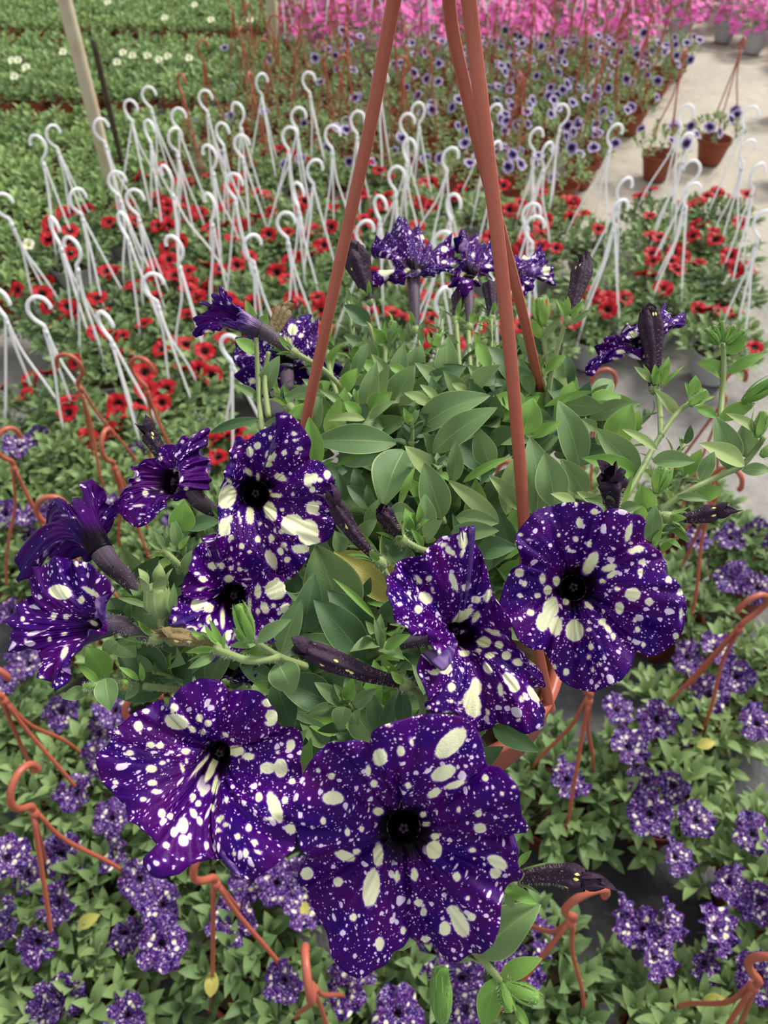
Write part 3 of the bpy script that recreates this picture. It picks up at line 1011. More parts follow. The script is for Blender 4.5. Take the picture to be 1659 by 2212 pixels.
# ------------------------------------------------------------------ flowers
def hero_flower(rim, T, tube, D=.35, gx=0.0, gy=0.0, depth=.020, rt=.0045, seed=0, nu=300, ns=56, blotches=(), ruffle=.0016, low=.003, mat=None, dd=None, tube_end_r=.0026, calyx=True, name='flower', flare=.45, unitR=1.0, rimD=None, T_D=None, hair=260, n_axis=None, lap=.0026):
    """rim: outline positions (in order), each at its own distance; T: mouth of the tube; tube: path back to the stalk"""
    r = random.Random(seed)
    rim = [tuple(p) for p in rim]
    cx = sum(p[0] for p in rim) / len(rim); cy = sum(p[1] for p in rim) / len(rim)
    if rimD is None:
        rimD = [D + gx * (p[0] - cx) / 100 + gy * (p[1] - cy) / 100 + (p[2] if len(p) > 2 else 0) for p in rim]
    R3 = np.array([W(p[0], p[1], d) for p, d in zip(rim, rimD)])
    # resample closed outline by length with slight rounding
    C = np.concatenate([R3, R3[:1]])
    seg = np.linalg.norm(np.diff(C, axis=0), axis=1)
    cum = np.concatenate([[0], np.cumsum(seg)])
    n0 = len(R3)
    uu = np.linspace(0, cum[-1], nu, endpoint=False)
    Rim = np.zeros((nu, 3))
    for i, x in enumerate(uu):
        k = min(np.searchsorted(cum, x, side='right') - 1, n0 - 1)
        t = (x - cum[k]) / max(seg[k], 1e-9)
        a, b, c, d = R3[(k - 1) % n0], R3[k], R3[(k + 1) % n0], R3[(k + 2) % n0]
        cr = 0.5 * ((2 * b) + (c - a) * t + (2 * a - 5 * b + 4 * c - d) * t * t + (3 * b - a - 3 * c + d) * t ** 3)
        Rim[i] = cr * .65 + (b + (c - b) * t) * .35
    Tm = W(T[0], T[1], T_D if T_D else D + depth)
    tube3 = [W(*p) for p in tube]
    axis = unit(Tm - tube3[0]) if n_axis is None else unit(n_axis)
    rel = Rim - Tm
    ax_h = rel @ axis
    lat = rel - ax_h[:, None] * axis
    ll = np.linalg.norm(lat, axis=1)
    ld = lat / np.maximum(ll, 1e-6)[:, None]
    # ring directions for the mouth, evenly distributed but following the outline order
    e1 = unit(np.cross(axis, [0.1, .2, 1])); e2 = np.cross(axis, e1)
    ang = np.unwrap(np.arctan2(ld @ e2, ld @ e1))
    total = 2 * math.pi * (1 if ang[-1] > ang[0] else -1)
    lin = ang[0] + total * np.arange(nu) / nu
    k = np.concatenate([ang, ang + total])[:nu]
    a_s = .6 * lin + .4 * k
    a_s = np.convolve(np.concatenate([a_s[-15:] - total, a_s, a_s[:15] + total]), np.ones(31) / 31, 'valid')
    ring = np.cos(a_s)[:, None] * e1 + np.sin(a_s)[:, None] * e2
    T0 = Tm + ring * rt
    s = np.linspace(0, 1, ns)
    h = np.maximum(ax_h, .006)
    P1 = T0 + axis * (h * .55)[:, None]
    P2 = T0 + axis * (h * 1.02)[:, None] + lat * flare
    S = s[None, :, None]
    G = (1 - S) ** 3 * T0[:, None] + 3 * (1 - S) ** 2 * S * P1[:, None] + 3 * (1 - S) * S ** 2 * P2[:, None] + S ** 3 * Rim[:, None]
    # arc-length like re-parameterisation so the pattern spreads evenly
    du = np.gradient(G, axis=0); dv = np.gradient(G, axis=1)
    Nn = np.cross(du, dv)
    Nn /= np.maximum(np.linalg.norm(Nn, axis=2, keepdims=True), 1e-12)
    if np.sum(Nn[:, ns // 2:] @ axis) < 0: Nn = -Nn
    th = 2 * np.pi * np.arange(nu)[:, None] / nu
    ss = s[None]
    ph = [r.uniform(0, 6.28) for _ in range(12)]
    sz = np.mean(ll) / .04
    d = low * sz * ss ** 1.6 * (1 - .45 * ss) * np.sin(5 * th + ph[0]) * 2.6
    d = d + low * .5 * sz * ss ** 1.5 * np.sin(3 * th + ph[4])
    for q, (fr, am) in enumerate(((11, .9), (17, .7), (26, .5), (41, .25))):
        d = d + ruffle * am * ss ** 3.2 * np.sin(fr * th + ph[1 + q] + 1.5 * np.sin(2 * th + q))
    wr = np.zeros_like(d)
    for q in range(10):                                    # radial creases
        a0 = r.uniform(0, 6.28)
        dl = np.angle(np.exp(1j * (th - a0)))
        wr -= .0017 * np.exp(-(dl / .05) ** 2) * np.sin(np.pi * ss) ** .7
    d = d + wr * sz
    # neighbouring lobes overlap where the outline is notched
    ls = np.convolve(np.concatenate([ll[-4:], ll, ll[:4]]), np.ones(9) / 9, 'valid')
    k_ = max(6, nu // 22)
    last = -99
    for i in range(nu):
        win = ls[np.arange(i - k_, i + k_ + 1) % nu]
        if ls[i] <= win.min() + 1e-9 and ls[i] < .975 * .5 * (win[0] + win[-1]) and i - last > k_:
            last = i
            dl = np.angle(np.exp(1j * (th - th[i])))
            d = d + lap * sz * ss ** 1.5 * np.tanh(dl / .02) * np.exp(-np.abs(dl) / .32) * (1 if r.random() < .7 else -1)
    d = d + .0009 * np.sin(th * 47 + 5 * ss + 2 * np.sin(3 * th)) * ss * (1 - ss) + .0010 * np.sin(th * 23 + 14 * ss) * ss * ss * (1 - ss) * 2
    G = G + Nn * d[..., None]
    fl = np.concatenate([[0], np.cumsum(np.linalg.norm(np.diff(G, axis=1), axis=2).mean(0))])
    fl = fl / fl[-1]
    radf = fl[None] * (ll / np.mean(ll))[:, None].clip(.6, 1.5)
    U = np.stack([radf * np.cos(th), radf * np.sin(th)], -1) * unitR * sz + r.uniform(-20, 20)
    px, py, _ = proj(G)
    b = np.full(px.shape, -1.0)
    for bl in blotches:
        x0, y0, rx, ry = bl[:4]
        an = math.radians(bl[4]) if len(bl) > 4 else 0.0
        dx, dy = px - x0, py - y0
        xx = dx * math.cos(an) + dy * math.sin(an)
        yy = -dx * math.sin(an) + dy * math.cos(an)
        rr = np.sqrt((xx / rx) ** 2 + (yy / ry) ** 2)
        # distance in roughly pattern units so that edges keep a similar softness
        b = np.maximum(b, np.clip((1 - rr) * min(rx, ry) / 9.0, -1, 1))
    sd = np.repeat(fl[None], nu, 0)
    # orientation of faces: front faces look along +axis
    fn = np.cross(du, dv)
    flip = np.sum(fn[:, ns // 2:] @ axis) < 0
    mb = MB()
    mb.grid(G, closed=True, mat=0, uv=U, att={'sdist': sd, 'blotch': b}, flip=flip)
    fo = hb(mb, name, [mat or M_petal, M_pback])
    so = fo.modifiers.new('thickness', 'SOLIDIFY')
    so.thickness = .0004
    so.offset = -1
    so.material_offset = 1
    # tube, stamens, calyx and stalk
    mb = MB()
    path = even_path([Tm + axis * .0005] + [Tm - axis * .006] + tube3, 24)
    n = len(path)
    tt = np.linspace(0, 1, n)
    Rr = rt * 1.0 * (1 - tt) ** .8 + tube_end_r * (1 - (1 - tt) ** .8)
    sweep(mb, path, Rr, 16, 0, caps=False)
    fuzz(mb, path, Rr, hair, .0014, 1, r)
    hb(mb, 'flower_tube', [M_tube, M_hair], fo)
    if nu > 200 and hair:
        mb = MB()
        for q in range(5):
            a = q * 1.257 + .3
            c = Tm + axis * .0015 + (math.cos(a) * e1 + math.sin(a) * e2) * .0014
            sweep(mb, [c - axis * .012, c, c + axis * .0012], [.0003, .0006, .0009], 6)
        hb(mb, 'stamens', M_wilt, fo)
    if calyx:
        calyx_at(path[-1], unit(path[-3] - path[-1]), fo, r)
    return fo, path

def calyx_at(p, d, parent, r, size=.013, mat=None, spread=.55):
    mb = MB()
    e1 = unit(np.cross(d, [.3, .1, 1])); e2 = np.cross(d, e1)
    sweep(mb, [p - d * .005, p - d * .002, p + d * .002], [.0016, .0034, .0030], 10, 1)
    fuzz(mb, [p - d * .006, p, p + d * .004], [.003, .0036, .003], 90, .0017, 2, r)
    for k in range(5):
        a = k * 1.2566 + r.random()
        q = math.cos(a) * e1 + math.sin(a) * e2
        b = p + q * .0022
        t = b + unit(d * 1 + q * spread * r.uniform(.5, 1.6)) * size * r.uniform(.8, 1.25)
        leaf(mb, b, t, .0042, unit(q - d * .2), -.1, .3, 7, 2, shape=.8)
    return hb(mb, 'calyx', [mat or M_leaf_bright, M_stem, M_hair], parent)

def stem(pts, r0=.0019, r1=.0015, hair=120, parent=hero, name='stem'):
    mb = MB()
    path = smooth_path([W(*p) if len(p) == 3 and p[1] > 10 else np.array(p) for p in pts], 18)
    R = np.linspace(r0, r1, 18)
    sweep(mb, path, R, 9, 0)
    fuzz(mb, path, R, hair, .0012, 1, hr)
    return hb(mb, name, [M_stem, M_hair], parent)

# 1 bottom centre, face on
F1 = [(812,1594),(831,1563),(882,1549),(925,1542),(962,1545),(1009,1554),(1034,1576),(1048,1605),(1051,1652),(1081,1659),(1106,1681),(1115,1717),(1124,1753),(1142,1789),(1137,1807),(1116,1818),(1121,1840),(1121,1880),(1132,1898),(1121,1923),(1095,1934),(1084,1945),(1081,1988),(1063,2028),(1030,2064),(980,2082),(944,2075),(918,2056),(888,2040),(857,2042),(848,2056),(817,2075),(774,2082),(730,2064),(705,2014),(680,1995),(661,1963),(643,1927),(654,1880),(669,1836),(651,1811),(638,1753),(640,1706),(665,1652),(705,1612),(759,1599),(795,1605)]
B1 = [(974,1605,45,22,-45),(958,1670,30,17,-25),(983,1695,26,9,-20),(938,1713,18,10,-30),(821,1636,17,20),(719,1724,26,16),(802,1918,19,44,8),(817,1847,12,28),(745,1849,25,12,15),(663,1887,15,15),(654,1930,11,15),(687,1995,10,8),(938,1836,18,22),(940,1807,11,8),(817,1753,13,10),(994,1995,18,34,-25),(978,1966,15,12),(961,2006,14,17),(918,2030,10,10),(1019,1981,10,10),(1037,1789,15,12),(1074,1862,26,14,30),(1070,1887,14,12),(858,1894,7,14),(895,1890,9,15),(866,1623,10,13),(889,1603,6,12,-20),(795,1666,7,15),(808,1693,9,9),(882,1697,9,8),(716,1677,9,8),(687,1664,7,6),(698,1773,7,10),(750,1798,7,10),(781,1791,7,8),(1048,1681,8,10),(1034,1757,9,9),(990,1749,6,8),(820,2039,11,17),(763,1981,9,10),(915,1970,8,11),(904,1950,11,9),(987,1894,10,12),(871,2010,8,10),(730,1905,12,12),(840,1567,10,6),(914,1760,8,7),(920,1780,10,6),(770,1840,10,8),(1020,1836,10,7),(1110,1700,6,6),(1085,1714,6,7),(1010,1940,7,6)]
hero_flower(F1, (872,1785), [(868,1700,.40),(872,1560,.43)], D=.315, gy=.004, gx=-.002, depth=.017, rt=.0072, seed=1, blotches=B1, low=.0030, ruffle=.0016, ns=64, nu=360)
# 2 bottom left, looking down into it
F2 = [(359,1534),(368,1509),(399,1481),(437,1467),(472,1470),(481,1474),(493,1492),(515,1489),(556,1492),(581,1512),(597,1537),(603,1562),(625,1567),(649,1578),(652,1603),(647,1644),(639,1706),(638,1753),(641,1800),(641,1829),(613,1857),(572,1885),(540,1904),(519,1901),(506,1885),(475,1869),(450,1863),(399,1879),(356,1879),(330,1857),(327,1829),(305,1797),(271,1769),(265,1738),(243,1713),(221,1691),(213,1659),(218,1628),(240,1606),(233,1581),(255,1565),(283,1543),(315,1531),(345,1536)]
B2 = [(381,1559,28,18,15),(376,1529,11,10),(415,1575,12,7,35),(431,1551,9,10),(450,1562,10,8),(578,1518,14,10),(587,1547,15,15),(584,1562,13,8),(299,1569,11,13),(315,1537,10,7),(326,1609,11,8),(346,1611,10,8),(280,1627,12,7),(327,1661,14,10),(351,1648,9,6),(329,1691,12,8),(338,1710,13,7),(431,1656,40,5,-50),(459,1656,42,9,-65),(509,1622,20,13),(537,1634,16,9),(578,1659,18,14),(606,1659,16,22),(628,1609,11,14),(594,1744,15,38,-20),(559,1722,9,12),(581,1769,14,6),(628,1791,13,13),(616,1728,8,9),(465,1697,8,22,10),(437,1713,7,10),(417,1722,8,9),(428,1735,8,8),(396,1783,12,20),(376,1797,9,12),(349,1757,9,12),(368,1763,8,8),(418,1757,8,14,-30),(431,1772,7,12,-20),(475,1769,12,7,-40),(472,1794,9,6),(487,1782,10,6),(359,1826,9,8),(446,1827,6,11),(550,1819,10,7,30),(537,1788,8,10),(514,1807,8,8),(531,1844,7,13),(506,1844,6,7),(559,1841,12,6,20),(489,1728,6,8),(309,1727,9,6),(631,1688,9,8),(401,1623,12,8),(440,1581,6,8),(487,1587,10,6,30),(394,1660,5,14,-15),(403,1644,5,8),(253,1581,10,5,30),(250,1690,8,7),(600,1625,7,5),(460,1745,6,9)]
hero_flower(F2, (478,1622), [(490,1570,.40),(500,1500,.425)], D=.335, gy=-.012, depth=.004, T_D=.362, rt=.005, seed=2, blotches=B2, low=.0026, ruffle=.0015, n_axis=(-.12, -.72, .42), mat=M_petal_b, flare=.35)
# 3 right
F3 = [(1115,1155),(1133,1130),(1155,1105),(1175,1092),(1216,1082),(1258,1083),(1286,1094),(1302,1110),(1313,1103),(1344,1103),(1363,1117),(1383,1118),(1396,1128),(1394,1141),(1405,1169),(1433,1191),(1445,1216),(1442,1241),(1463,1261),(1477,1288),(1480,1322),(1474,1360),(1460,1391),(1433,1413),(1399,1421),(1374,1412),(1363,1438),(1344,1466),(1313,1482),(1280,1494),(1244,1488),(1214,1471),(1200,1444),(1186,1416),(1180,1402),(1155,1406),(1119,1385),(1103,1352),(1080,1322),(1079,1300),(1089,1266),(1103,1233),(1127,1214),(1117,1183)]
B3 = [(1276,1216,30,14,-60),(1252,1129,9,12),(1284,1105,9,8),(1244,1090,5,7),(1358,1150,8,24,15),(1316,1227,18,9,-15),(1322,1241,14,7,-40),(1380,1186,14,9),(1365,1191,12,7),(1387,1214,10,7),(1383,1236,7,10),(1367,1284,18,16),(1402,1300,10,10),(1301,1255,9,6),(1333,1272,9,6),(1338,1313,11,15),(1202,1255,9,12),(1183,1275,10,12),(1172,1250,8,13),(1122,1237,11,11),(1133,1261,7,8),(1161,1286,8,7),(1123,1286,7,6),(1189,1316,18,30,15),(1172,1344,15,22),(1200,1352,16,23),(1241,1363,21,24),(1222,1300,8,9),(1241,1344,10,8),(1146,1323,10,9),(1300,1344,10,9),(1313,1358,14,7,55),(1324,1374,7,9),(1444,1252,8,10),(1469,1280,8,9),(1471,1327,5,20),(1460,1374,8,8),(1390,1392,6,7),(1377,1360,7,8),(1272,1360,7,6),(1277,1397,7,9),(1272,1419,6,7),(1223,1452,8,9),(1280,1446,5,7),(1298,1435,6,5),(1197,1441,6,8),(1244,1417,4,5),(1144,1166,9,4),(1125,1155,7,5),(1272,1175,7,8),(1243,1164,8,7),(1230,1189,6,6),(1272,1308,14,7,40),(1207,1155,5,6),(1305,1416,5,5),(1372,1338,6,7)]
hero_flower(F3, (1238,1270), [(1215,1290,.41),(1150,1340,.45)], D=.352, gy=-.002, gx=-.006, depth=.018, rt=.0062, seed=3, blotches=B3, low=.003, ruffle=.0012, nu=330)
# 4 folded, opening to the right
F4 = [(982,1135,.0),(1000,1134),(1020,1134),(1020,1161),(1038,1191),(1053,1232),(1066,1272),(1076,1310),(1089,1338),(1114,1383),(1139,1414),(1165,1429),(1180,1459),(1182,1487),(1165,1500),(1154,1512),(1172,1538),(1154,1558),(1116,1568),(1078,1561),(1053,1578),(1043,1591),(1020,1573,-.004),(987,1545,-.008),(962,1540,-.010),(932,1538,-.010),(914,1515,-.010),(911,1477,-.012),(911,1447,-.012),(927,1431,-.012),(945,1428,-.010),(938,1405,-.012),(914,1371,-.014),(886,1371,-.014),(868,1358,-.016),(848,1330,-.016),(833,1307,-.014),(830,1282,-.012),(843,1252,-.010),(866,1231,-.008),(896,1216,-.006),(921,1186,-.004),(952,1161,-.002),(977,1148)]
B4 = [(1000,1168,11,22),(997,1196,6,10),(957,1176,16,6,10),(972,1191,18,7,30),(980,1257,8,25,-20),(919,1292,18,13,35),(904,1252,6,14,-40),(927,1250,8,8),(904,1316,10,10),(883,1281,6,7),(934,1274,4,9),(859,1352,9,9),(863,1305,8,6),(909,1350,6,5),(1000,1330,30,11,-35),(1028,1295,12,9),(1053,1287,9,16,25),(1003,1269,9,8,-40),(1028,1333,8,15,30),(992,1366,14,5,-15),(982,1358,9,4),(1046,1387,17,13),(1078,1393,10,10),(1066,1366,25,6,20),(1035,1405,8,6),(1058,1416,12,8),(1094,1416,12,11),(1118,1431,13,9,15),(1149,1429,9,8),(1020,1520,20,33,-12),(1028,1485,14,22),(1104,1472,26,13,45),(1111,1485,13,12),(1152,1500,10,24,-35),(962,1444,16,14),(939,1452,10,8),(975,1485,10,11),(949,1409,5,14),(975,1515,6,6),(967,1540,12,5),(1003,1411,14,8),(1053,1444,9,16,-30),(1081,1490,7,17,-10),(1127,1510,7,9),(947,1518,5,6),(1053,1540,6,9),(1120,1556,6,5),(992,1525,5,14)]
hero_flower(F4, (978,1362), [(940,1375,.385),(835,1398,.39)], D=.352, gx=.006, depth=.006, T_D=.372, rt=.0045, seed=4, blotches=B4, low=.0024, ruffle=.0018, n_axis=(.55, -.60, .45), mat=M_petal_b, flare=.30)
# 5 upper left, face on
F5 = [(504,940),(519,938),(533,945),(560,927),(601,920),(608,902),(616,900),(635,904),(659,928),(672,957),(669,986),(688,991),(712,1017),(726,1054),(724,1085),(714,1097),(725,1133),(714,1160),(695,1173),(671,1180),(668,1203),(647,1234),(622,1254),(591,1250),(560,1235),(524,1195),(473,1161),(473,1121),(472,1085),(477,1054),(490,1029),(499,996),(504,972)]
B5 = [(490,1073,21,28,20),(485,1140,14,24),(497,1121,7,10),(540,1114,10,22),(584,1104,14,24,-20),(632,1133,26,24),(666,1150,24,30),(675,1167,20,10),(675,1097,15,16),(666,1037,11,17),(680,1029,8,9),(675,1058,8,8),(692,1037,7,7),(707,1025,9,11),(606,1031,16,9,20),(584,984,13,14),(579,1003,12,7),(540,976,9,13),(556,963,9,9),(536,1019,7,13,-45),(557,1029,5,10),(495,1039,5,12,-40),(635,937,8,6),(637,951,6,5),(614,978,7,7),(648,969,8,5),(642,978,6,5),(584,945,5,7),(581,1061,7,5),(596,1070,16,6,5),(632,1068,5,5),(649,1186,22,11),(586,1208,12,24,-25),(620,1209,8,8),(613,1177,8,7),(557,1165,8,9),(586,1162,8,9),(608,1148,7,7),(606,1191,8,10),(624,1249,6,5),(635,1237,5,4),(516,1111,4,8),(519,1124,4,8),(562,1131,5,6),(594,1145,4,8),(610,1101,6,5),(613,900,8,4)]
hero_flower(F5, (553,1068), [(570,1100,.45),(640,1180,.47)], D=.392, gx=.001, gy=-.002, depth=.018, rt=.0072, seed=5, blotches=B5, low=.0028, ruffle=.0014, nu=300)
# 6 beneath it, hooded
F6 = [(451,1153),(457,1160),(471,1161),(496,1155),(518,1156),(533,1169),(544,1190),(554,1214),(563,1232),(593,1240),(612,1251),(625,1278),(632,1298),(630,1317),(619,1339),(608,1373),(591,1392),(556,1401),(518,1400),(481,1395),(443,1388),(406,1373),(372,1358),(363,1345),(372,1317),(382,1294),(402,1278),(399,1257),(398,1238),(412,1214),(419,1192),(432,1175),(447,1169)]
B6 = [(500,1161,7,7),(460,1222,14,9),(479,1222,7,9),(494,1250,12,9),(425,1239,8,5),(438,1251,10,8),(522,1180,7,8),(538,1192,6,5),(498,1207,6,4),(499,1227,7,6),(518,1230,7,6),(515,1218,5,4),(531,1233,5,4),(595,1274,24,23),(557,1278,9,17),(572,1313,10,15,-20),(557,1321,6,9),(615,1313,10,14,30),(604,1324,6,6),(591,1308,6,6),(425,1308,14,15,-35),(451,1313,12,12),(378,1339,5,9),(451,1337,7,12),(414,1358,14,8),(443,1366,10,16),(481,1336,6,28),(539,1308,5,25),(533,1251,11,3),(421,1205,4,5),(432,1351,6,5),(434,1272,16,4,-15),(492,1373,8,14)]
hero_flower(F6, (507,1283), [(520,1260,.44),(560,1240,.46)], D=.372, gy=-.010, depth=.012, T_D=.396, rt=.006, seed=6, blotches=B6, low=.0042, ruffle=.0018, n_axis=(-.05, -.8, .3))
# 7 upper far left
F7 = [(347,969),(385,949),(417,933),(447,932),(443,961),(431,975),(448,990),(450,1021),(456,1042),(437,1056),(420,1074),(388,1084),(359,1087),(333,1120),(307,1137),(292,1137),(272,1123),(255,1102),(260,1074),(278,1050),(289,1021),(289,1007),(318,993),(344,987)]
B7 = [(314,1066,8,9),(298,1092,18,4),(414,939,12,5,-20),(347,991,5,6),(379,1019,4,9,-25),(402,1056,6,5),(379,1061,5,4),(284,1072,4,5),(302,1120,6,4),(298,1036,7,5),(447,1016,4,7),(394,955,5,6),(350,1062,5,4),(341,1107,5,3)]
hero_flower(F7, (382,1042), [(425,1080,.408),(482,1118,.42)], D=.400, gx=.010, gy=-.004, depth=.004, T_D=.402, rt=.0062, seed=7, blotches=B7, low=.0028, ruffle=.0016, n_axis=(-.62, -.35, .45), nu=260, ns=44, flare=.3)
# 8 seen from behind
F8 = [(185,1062,.004),(203,1043,.002),(222,1055),(231,1072),(228,1088),(258,1076),(254,1110),(238,1145,-.004),(222,1185,-.006),(190,1208,-.008),(140,1205,-.004),(100,1195),(70,1235),(40,1258,.010),(45,1215,.016),(95,1180,.02),(105,1145,.022),(122,1138,.022),(103,1131,.022),(104,1117,.022),(145,1103,.02),(178,1088,.012),(190,1078,.008)]
hero_flower(F8, (222,1195), [(262,1240,.385),(300,1280,.39),(322,1298,.392)], D=.398, depth=0, T_D=.378, rt=.0058, seed=8, blotches=[(139,1113,10,3),(159,1118,9,3)], low=.0014, ruffle=.0018, mat=M_petal_plain, n_axis=(-.55, .75, .22), nu=240, ns=40, flare=.16, hair=420)
# 9 far left, mouth to the left
F9 = [(127,1204,.008),(156,1210,.006),(185,1215,.004),(203,1227,.002),(229,1244),(246,1268),(246,1285),(226,1296),(215,1318),(232,1345,-.002),(231,1363,-.006),(185,1392,-.010),(150,1421,-.012),(139,1450,-.012),(132,1492,-.012),(110,1476,-.008),(90,1456,-.006),(78,1415,-.004),(43,1406),(26,1375,.002),(26,1334,.004),(41,1305,.006),(58,1270,.008),(72,1241,.01),(95,1221,.01)]
B9 = [(130,1279,27,17,10),(69,1221,8,12,40),(139,1409,8,20,20),(176,1296,8,10),(197,1279,24,7,30),(203,1346,12,6,35),(142,1334,7,6),(49,1337,6,7),(130,1233,4,6),(243,1273,4,9),(116,1331,7,10),(107,1380,6,7),(55,1383,5,5),(90,1463,8,5),(139,1369,10,5,-20),(165,1218,6,7)]
hero_flower(F9, (240,1350), [(270,1362,.372),(330,1378,.376)], D=.366, depth=0, T_D=.370, rt=.0050, seed=9, blotches=B9, low=.0026, ruffle=.0018, n_axis=(-.85, -.30, .20), nu=260, ns=44, flare=.22, hair=460)
# 10 long trumpet, upper left
F10 = [(482,621),(497,643),(512,662),(523,684),(500,702,-.006),(476,690,-.008),(470,712,-.006),(440,722),(421,729,.002),(427,697,.006),(442,675,.008),(444,650,.008),(459,652,.008),(468,632,.004)]
hero_flower(F10, (560,712), [(600,738,.486),(632,760,.49)], D=.480, depth=0, T_D=.484, rt=.0052, seed=10, blotches=[(450,717,11,6),(495,655,6,4,35),(525,697,12,3,35)], low=.0006, ruffle=.0018, mat=M_petal_plain, n_axis=(-.80, .05, .42), nu=200, ns=36, flare=.12, hair=300)
# 11 behind the left leg
F11 = [(502,770),(500,740),(520,695),(545,690),(575,700),(600,690),(625,675),(655,677),(668,702),(690,718),(715,745),(728,780),(725,830),(700,845),(660,850),(600,858),(560,855),(545,862),(525,840),(520,800),(525,775)]
hero_flower(F11, (618,790), [(622,830,.555),(628,880,.53)], D=.585, gy=-.006, depth=0, T_D=.57, rt=.0058, seed=11, blotches=[(632,712,12,14),(618,745,16,20),(540,765,10,5),(650,725,8,6),(545,823,10,8),(700,808,12,10),(660,835,14,8),(590,850,8,10),(715,760,6,6),(575,770,5,4)], low=.004, ruffle=.003, n_axis=(0, .3, 1), nu=200, ns=32, flare=.4, hair=0)
# 12-14 the group at the top
F12 = [(804,522,.01),(830,502,.02),(879,484,.03),(908,494,.03),(934,519,.02),(967,532,.02),(993,564,.005),(980,586),(944,584,-.004),(915,604,-.006),(869,612,-.008),(840,608,-.008),(798,613,-.004),(808,590),(845,566,0),(835,545,.005)]
hero_flower(F12, (893,592), [(895,640,.60),(898,712,.59)], D=.610, depth=0, T_D=.604, rt=.0055, seed=12, blotches=[(835,583,20,14,-20),(915,512,10,6,20),(960,538,9,8),(980,572,9,6),(960,566,8,5),(885,502,4,6),(973,597,10,8),(879,584,8,6),(905,585,5,5),(840,541,5,5),(860,556,4,4)], low=.004, ruffle=.0035, n_axis=(0, -.05, 1), nu=220, ns=34, flare=.5, hair=200)
F13 = [(990,514,.01),(1012,496,.02),(1025,510,.02),(1058,522,.02),(1075,540,.01),(1068,571,0),(1045,592),(1042,613),(1018,632,-.01),(1000,636,-.01),(985,622,-.006),(960,613),(993,597),(983,571),(1000,538)]
hero_flower(F13, (1012,600), [(1014,650,.60),(1014,705,.59)], D=.615, depth=0, T_D=.61, rt=.0050, seed=13, blotches=[(1029,602,8,6),(1038,514,14,4),(1000,593,9,6),(1022,551,5,8),(1055,574,10,5)], low=.004, ruffle=.0035, n_axis=(0, -.05, 1), nu=200, ns=30, flare=.5, hair=200)
F14 = [(1080,548,.01),(1117,554,.01),(1152,546,.015),(1182,558,.01),(1196,597,0),(1188,613),(1162,597,-.004),(1146,600,-.006),(1148,623,-.01),(1133,632,-.01),(1107,626,-.008),(1085,612,-.004),(1075,580)]
hero_flower(F14, (1100,600), [(1085,640,.61),(1062,690,.60)], D=.625, depth=0, T_D=.62, rt=.0052, seed=14, blotches=[(1180,584,9,14),(1136,556,14,6),(1175,600,8,5),(1139,611,8,4),(1156,577,6,6),(1190,603,4,6)], low=.003, ruffle=.003, n_axis=(0.1, -.05, 1), nu=200, ns=30, flare=.5, hair=200)
# 16 right, beside the withered trumpet
F16 = [(1262,808),(1272,780),(1290,762),(1284,745),(1305,736),(1330,735),(1345,712),(1372,702),(1395,690,.01),(1425,665,.02),(1440,660,.02),(1452,668,.02),(1443,682,.015),(1470,690,.01),(1465,708,.005),(1448,712),(1442,724),(1420,730),(1405,760),(1380,772,-.006),(1340,776,-.008),(1310,785,-.006),(1290,795,-.002)]
hero_flower(F16, (1385,745), [(1400,790,.495),(1412,828,.49)], D=.50, depth=0, T_D=.498, rt=.0055, seed=16, blotches=[(1368,722,10,8),(1340,760,12,6),(1460,692,8,3),(1330,775,12,4),(1300,760,5,4),(1440,678,5,3)], low=.0035, ruffle=.0028, n_axis=(-.25, .05, 1), nu=220, ns=34, flare=.42, hair=200)
# 17 small ruffled corner underneath
F17 = [(445,1432),(475,1425),(505,1424),(550,1432),(556,1450),(548,1476),(520,1472),(500,1464),(478,1460),(455,1452)]
hero_flower(F17, (500,1444), [(505,1430,.45),(520,1410,.46)], D=.425, depth=.01, rt=.004, seed=17, blotches=[(512,1437,6,4),(541,1448,6,7),(500,1465,4,8)], low=.002, ruffle=.0014, nu=160, ns=24, hair=0, calyx=False)

